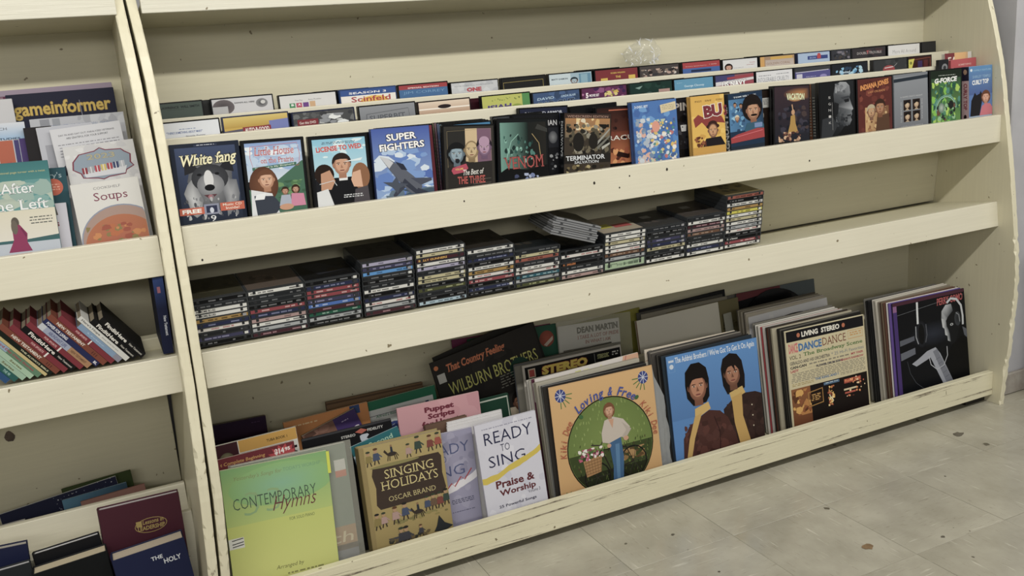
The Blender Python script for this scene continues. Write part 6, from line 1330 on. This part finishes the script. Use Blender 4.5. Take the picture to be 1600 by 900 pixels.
m, h = lst(0.098, 8, -0.3514, 0.2725, .106, -1); book('booklet picturing a row of coloured book spines under blue sky', m, .106, h, .005, lambda a: (a.G(0, 0, 1, .3, 'd0d4dc', '8cb0d4'), a.T('CHURCH', .3, .13, .4, .05, '5c5c64', .0), a.T('STUDIES', .5, .31, .4, .04, '24344c', .02), a.M(0, .32, .5, 1.4, 40, .08, ['2c6c4c', '4c8c5c', '5c4c7c', '1c4c3c'], 4), a.R(.5, .32, .76, 1.4, 'b0502c'), a.R(.78, .32, .86, 1.4, '3c3470'), a.R(.87, .3, 1, 1.4, '442c70'), a.M(.5, .7, .9, 1.4, 16, .06, ['a83040', 'b0402c'], 4)), 'b8bcc4', 'd0d0d0', False, GL, 'booklet', 'booklet')
paper('church paper with two grey squares, across the back of the letters', 0.108, 8, -0.2362, 0.2729, .174, 0, art_church)
m, h = lst(0.19, 8, -0.2735, 0.3234, .205, 0); sleeve('navy magazine with large gold lower case letters', m, .205, h, .004, art_game, '1a1e38', GL, name='magazine', cat='magazine')
m, h = lst(0.218, 8, -0.3257, 0.3324, .257, .4); sleeve('maroon home magazine standing behind the navy one', m, .257, h, .005, art_home, 'b8a8b4', GL, name='magazine', cat='magazine')
m, h = lst(0.165, 8, -0.4413, 0.3163, .18, 0); sleeve('white magazine cut off by the left edge of the picture', m, .18, h, .004, flat('c8c8cc'), 'c8c8cc', GL, name='magazine', cat='magazine')

# leaning pocket books on the sloping shelf, spines outwards
def pocket(label, xb, ang, L, th, col, D=.1, bands=None, text=None, tcol='e8e4dc', up=False, pages='8c8270'):
    """xb: x of the lower left corner of the spine on the shelf; leans left by ang from the vertical"""
    base = frame(.0265, .6566, LEAN, 0, 0)
    r = math.radians(ang)
    # local: x across the thickness, y depth, z along the spine
    m = base @ Matrix.Translation((xb, 0, .0006)) @ Matrix.Rotation(-r, 4, 'Y')
    t = empty('pocket_book', m); tag(t, label, 'book', 'pocket books leaning on the left shelf')
    mb = MB(); n = 6
    c = .0006
    mb.box((0, 0, 0), (c * 1.4, D, L), col, 'card'); mb.build('cover_board', t)
    mb = MB(); mb.box((th - c * 1.4, 0, 0), (th, D, L), col, 'card'); mb.build('cover_board', t)
    mb = MB(); mb.prism([(0, 0), (th, 0), (th, .0012), (0, .0012)][::1], 2, 0, L, col, 'card'); mb.build('spine', t)
    mb = MB(); pts = [(c * 1.5, .0014), (th - c * 1.5, .0014), (th - c * 1.5, D - .001), (c * 1.5, D - .001)]; mb.prism(pts, 2, .001, L - .0015, pages, 'page_edges'); mb.build('page_block', t)
    a = Art(th, L); ar = a.ar; a.R(0, 0, 1, ar, col)
    for (p, q, cc) in (bands or []): a.R(0, ar * p, 1, ar * q, cc)
    for (s_, p, q, hh, cc) in (text or []): a.T(s_, .5 - hh / 2, ar * p, ar * (q - p), hh, cc, .03, 0, -1.5708)
    a.done('spine_print', t)
    return t
RD = '7c1c2c'; RU = '7c3a24'
PB = [
 ('black pocket book with white letters, rightmost of the leaning row', -.107, 31, .130, .0125, '151416', None, [('FinditHere', .12, .6, .62, 'e4e0d8'), ('New Testament', .66, .96, .34, 'b8b4ac')]),
 ('black pocket book with white letters, second from the right of the leaning row', -.1265, 31.5, .130, .0125, '151416', None, [('FinditHere', .12, .6, .62, 'e4e0d8'), ('New Testament', .66, .96, .34, 'b8b4ac')]),
 ('white pocket book among the leaning row', -.1385, 33, .145, .0105, 'd4d4d0', None, [("Here's Hope", .05, .42, .55, '6c6c68'), ('Jesus cares for you', .46, .8, .3, '8c8c88')]),
 ('light blue pocket book left of the white one', -.1545, 33, .122, .0115, '7c98b8', [(.85, 1, '8c8c9c')], [('Living', .2, .6, .3, 'a4bcd4')]),
 ('red pocket book between the light blue and the rust ones', -.1705, 33.5, .156, .0105, RD, [(.55, .57, 'e8e4e0')], [('FOR SPORTS', .3, .5, .4, 'd8a8a4')]),
 ('rust brown pocket book right of the navy one', -.179, 34.5, .163, .0115, RU, None, [('NEW TESTAMENT', .14, .62, .5, 'e0d8cc'), ('111', .76, .84, .5, '4c2018')]),
 ('navy pocket book with white capitals', -.196, 34, .154, .0105, '1c2454', None, [('POWER FOR LIVING', .05, .42, .6, 'e0e0e8'), ('BL', .92, .98, .5, 'e0e0e8')]),
 ('silver blue pocket book with a tan foot', -.208, 34.5, .143, .0125, '9ca4bc', [(0, .1, 'c4c8d0'), (.58, 1, 'a87c54')], [('ABUNDANT LIFE', .18, .52, .55, '5c648c'), ('NEW TESTAMENT', .62, .92, .4, '6c4c30')]),
 ('red pocket book left of the silver blue one', -.219, 35.5, .153, .0105, RD, [(.56, .585, 'e8e4e0')], [('FOR SPORTS', .3, .52, .4, 'd8a8a4')]),
 ('black pocket book with white letters between two red ones', -.233, 35.5, .143, .012, '151416', None, [('FinditHere', .12, .62, .62, 'e4e0d8'), ('New Testament', .68, .96, .34, 'b8b4ac')]),
 ('red pocket book, second red one from the left', -.245, 36.5, .153, .011, RD, [(.62, .645, 'e8e4e0')], [('FOR SPORTS', .36, .58, .4, 'd8a8a4')]),
 ('rust brown pocket book near the left picture edge', -.254, 37, .160, .0115, RU, None, [('NEW TESTAMENT', .2, .7, .5, 'e0d8cc'), ('111', .8, .88, .5, '4c2018')]),
 ('black thin book with small cream capitals', -.274, 37.5, .17, .0085, '17201a', None, [('THE ALWAYS BIBLE', .5, .95, .4, 'c8c4a0')]),
 ('cream yellow spine book in the leaning row', -.283, 38, .172, .006, 'c8b478', None, None),
 ('light blue and green book with red lettering', -.292, 38, .175, .0105, '8ca4bc', [(.5, 1, '5c8468')], [("Daniel's Third Day Diary Stories", .1, .9, .55, '9c2c40')]),
 ('pale green book with small gold titles, right one of two', -.307, 38.5, .178, .0105, 'a4c4a8', None, [('Sweetness', .2, .5, .4, '6c6434'), ('Series', .66, .84, .4, '6c6434')]),
 ('pale green book with small gold titles, left one of two', -.321, 38.5, .178, .0105, '9cbca4', None, [('Sweetness', .2, .5, .4, '6c6434'), ('Series', .66, .84, .4, '6c6434')]),
 ('dark teal book left of the pale green ones', -.334, 39, .18, .011, '23605c', None, [('THE 98', .8, .9, .5, '98c0b8')]),
 ('deep blue book at the left picture edge', -.349, 39, .18, .012, '144a7c', None, None),
]
xb = -.099
for e in PB:
    xb -= (e[4] + .0005) / math.cos(math.radians(35)); pocket(e[0], xb, 35, e[3] * .88, e[4], e[5], bands=e[6], text=e[7])
# upright dark blue testament against the divider
base = frame(.0265, .6566, LEAN, -.071, 0, -.5)
t = empty('pocket_book', base); tag(t, 'dark blue book standing upright against the divider panel', 'book')
mb = MB(); mb.box((0, 0, 0), (.0008, .12, .165), '141c38', 'card'); mb.build('cover_board', t)
mb = MB(); mb.box((.0192, 0, 0), (.02, .12, .165), '141c38', 'card'); mb.build('cover_board', t)
mb = MB(); mb.box((0, -.0004, 0), (.02, .001, .165), '141c3c', 'card'); mb.build('spine', t)
mb = MB(); mb.box((.001, .0012, .001), (.019, .118, .163), '7c7464', 'page_edges'); mb.build('page_block', t)
a = Art(.02, .165); a.R(0, 0, 1, a.ar, '151d3e'); a.G(0, 0, 1, a.ar * .4, '1c3c7c', '151d3e'); a.T('New Testament', .5, a.ar * .5, a.ar * .26, .3, 'c8ccd8', .03, 0, -1.5708); a.R(.3, a.ar * .12, .6, a.ar * .2, '9c5c6c'); o = a.done('spine_print', t); o.location = (0, -.0005, 0)

# bottom of the left unit
def dz(y, z, lean, x, b, w_, roll, h=None): return stand(y, z, lean, x, b, w_, roll, h)
m, h = dz(0.0235, 0.051, 2, -0.2395, 0.1842, .147, 4.5); book('navy book with white capitals standing in front at the divider', m, .147, h, .045, lambda a: (a.R(0, 0, 1, 1.3, '131c44'), a.T('THE', .5, .2, .16, .06, 'd8dce4', .02), a.T('HOLY', .66, .3, .24, .08, 'd8dce4', .02)), '131c44', 'c8bcaa', True, GL)
m, h = dz(0.0975, 0.051, 2, -0.2493, 0.2694, .165, -.5); book('maroon book with a gold oval emblem', m, .165, h, .02, lambda a: (a.R(0, 0, 1, 1.3, '4a1c2c'), a.S([(.6 + .2 * math.cos(k * .35), .36 + .1 * math.sin(k * .35)) for k in range(19)], .008, 'a8904c'), a.R(.42, .28, .49, .36, 'a8904c'), a.T('Lessons in', .5, .34, .26, .06, 'a8904c', .02, .1), a.T('LEADERSHIP', .43, .42, .34, .06, 'a8904c', .03, .05)), '4a1c2c', 'd0ccd0', True, GL)
m, h = dz(0.0475, 0.051, 2, -0.3892, 0.1894, .143, 4); book('black book with cream pages, lower of the two beside the navy book', m, .143, h, .04, flat('0e1114'), '15181c', 'd0c4aa', True, GL)
m, h = dz(0.0965, 0.051, 2, -0.3858, 0.2091, .13, 4); book('black book with bright white pages leaning behind the cream paged one', m, .13, h, .018, flat('14151a'), '14151a', 'dcdce0', True, GL)
m, h = dz(0.1, 0.051, 2, -0.542, 0.2434, .15, -3); book('navy book with grey pages at the left picture edge', m, .15, h, .022, flat('141c40'), '141c40', 'b8b4ac', True, GL)
m, h = dz(0.065, 0.051, 2, -0.5228, 0.2046, .132, 2); book('charcoal book with pale pages before the navy one at the picture edge', m, .132, h, .018, flat('22262a'), '22262a', 'c8c8cc', True, GL)
m, h = dz(0.268, 0.131, 8, -0.3186, 0.1844, .148, 3); book('moss green book at the back of the left unit', m, .148, h, .008, flat('38481c'), '38481c', '8c8468', True, GL)
m, h = dz(0.255, 0.131, 8, -0.451, 0.1656, .248, 6); sleeve('navy magazine with white specks at the back of the left unit', m, .248, h, .006, lambda a: (a.R(0, 0, 1, 1, '141a3c'), a.M(.45, .0, 1, .3, 90, .006, ['c8ccd8', '8c94b0'], 4)), 'c8ccd0', GL, name='magazine', cat='magazine')
m, h = dz(0.246, 0.131, 8, -0.3225, 0.1675, .138, 3); book('light blue booklet before the speckled navy magazine', m, .138, h, .005, lambda a: a.GH(0, 0, 1, 1.4, '4c84a4', '2c4c64'), '4c7c9c', 'c8ccd0', False, GL, 'booklet', 'booklet')
m, h = dz(0.238, 0.131, 8, -0.2854, 0.1576, .139, 3); book('dusty pink book before the light blue booklet', m, .139, h, .005, flat('9c6c60'), '8c6058', '9c7468', False, GL)
m, h = dz(0.238, 0.131, 8, -0.5612, 0.1428, .16, 2); book('white and red booklet at the left picture edge', m, .16, h, .006, lambda a: (a.R(0, 0, 1, 1.2, 'd0ccc8'), a.R(0, .1, .95, .3, 'b01c28')), 'd0ccc8', 'd0ccc8', False, GL, 'booklet', 'booklet')
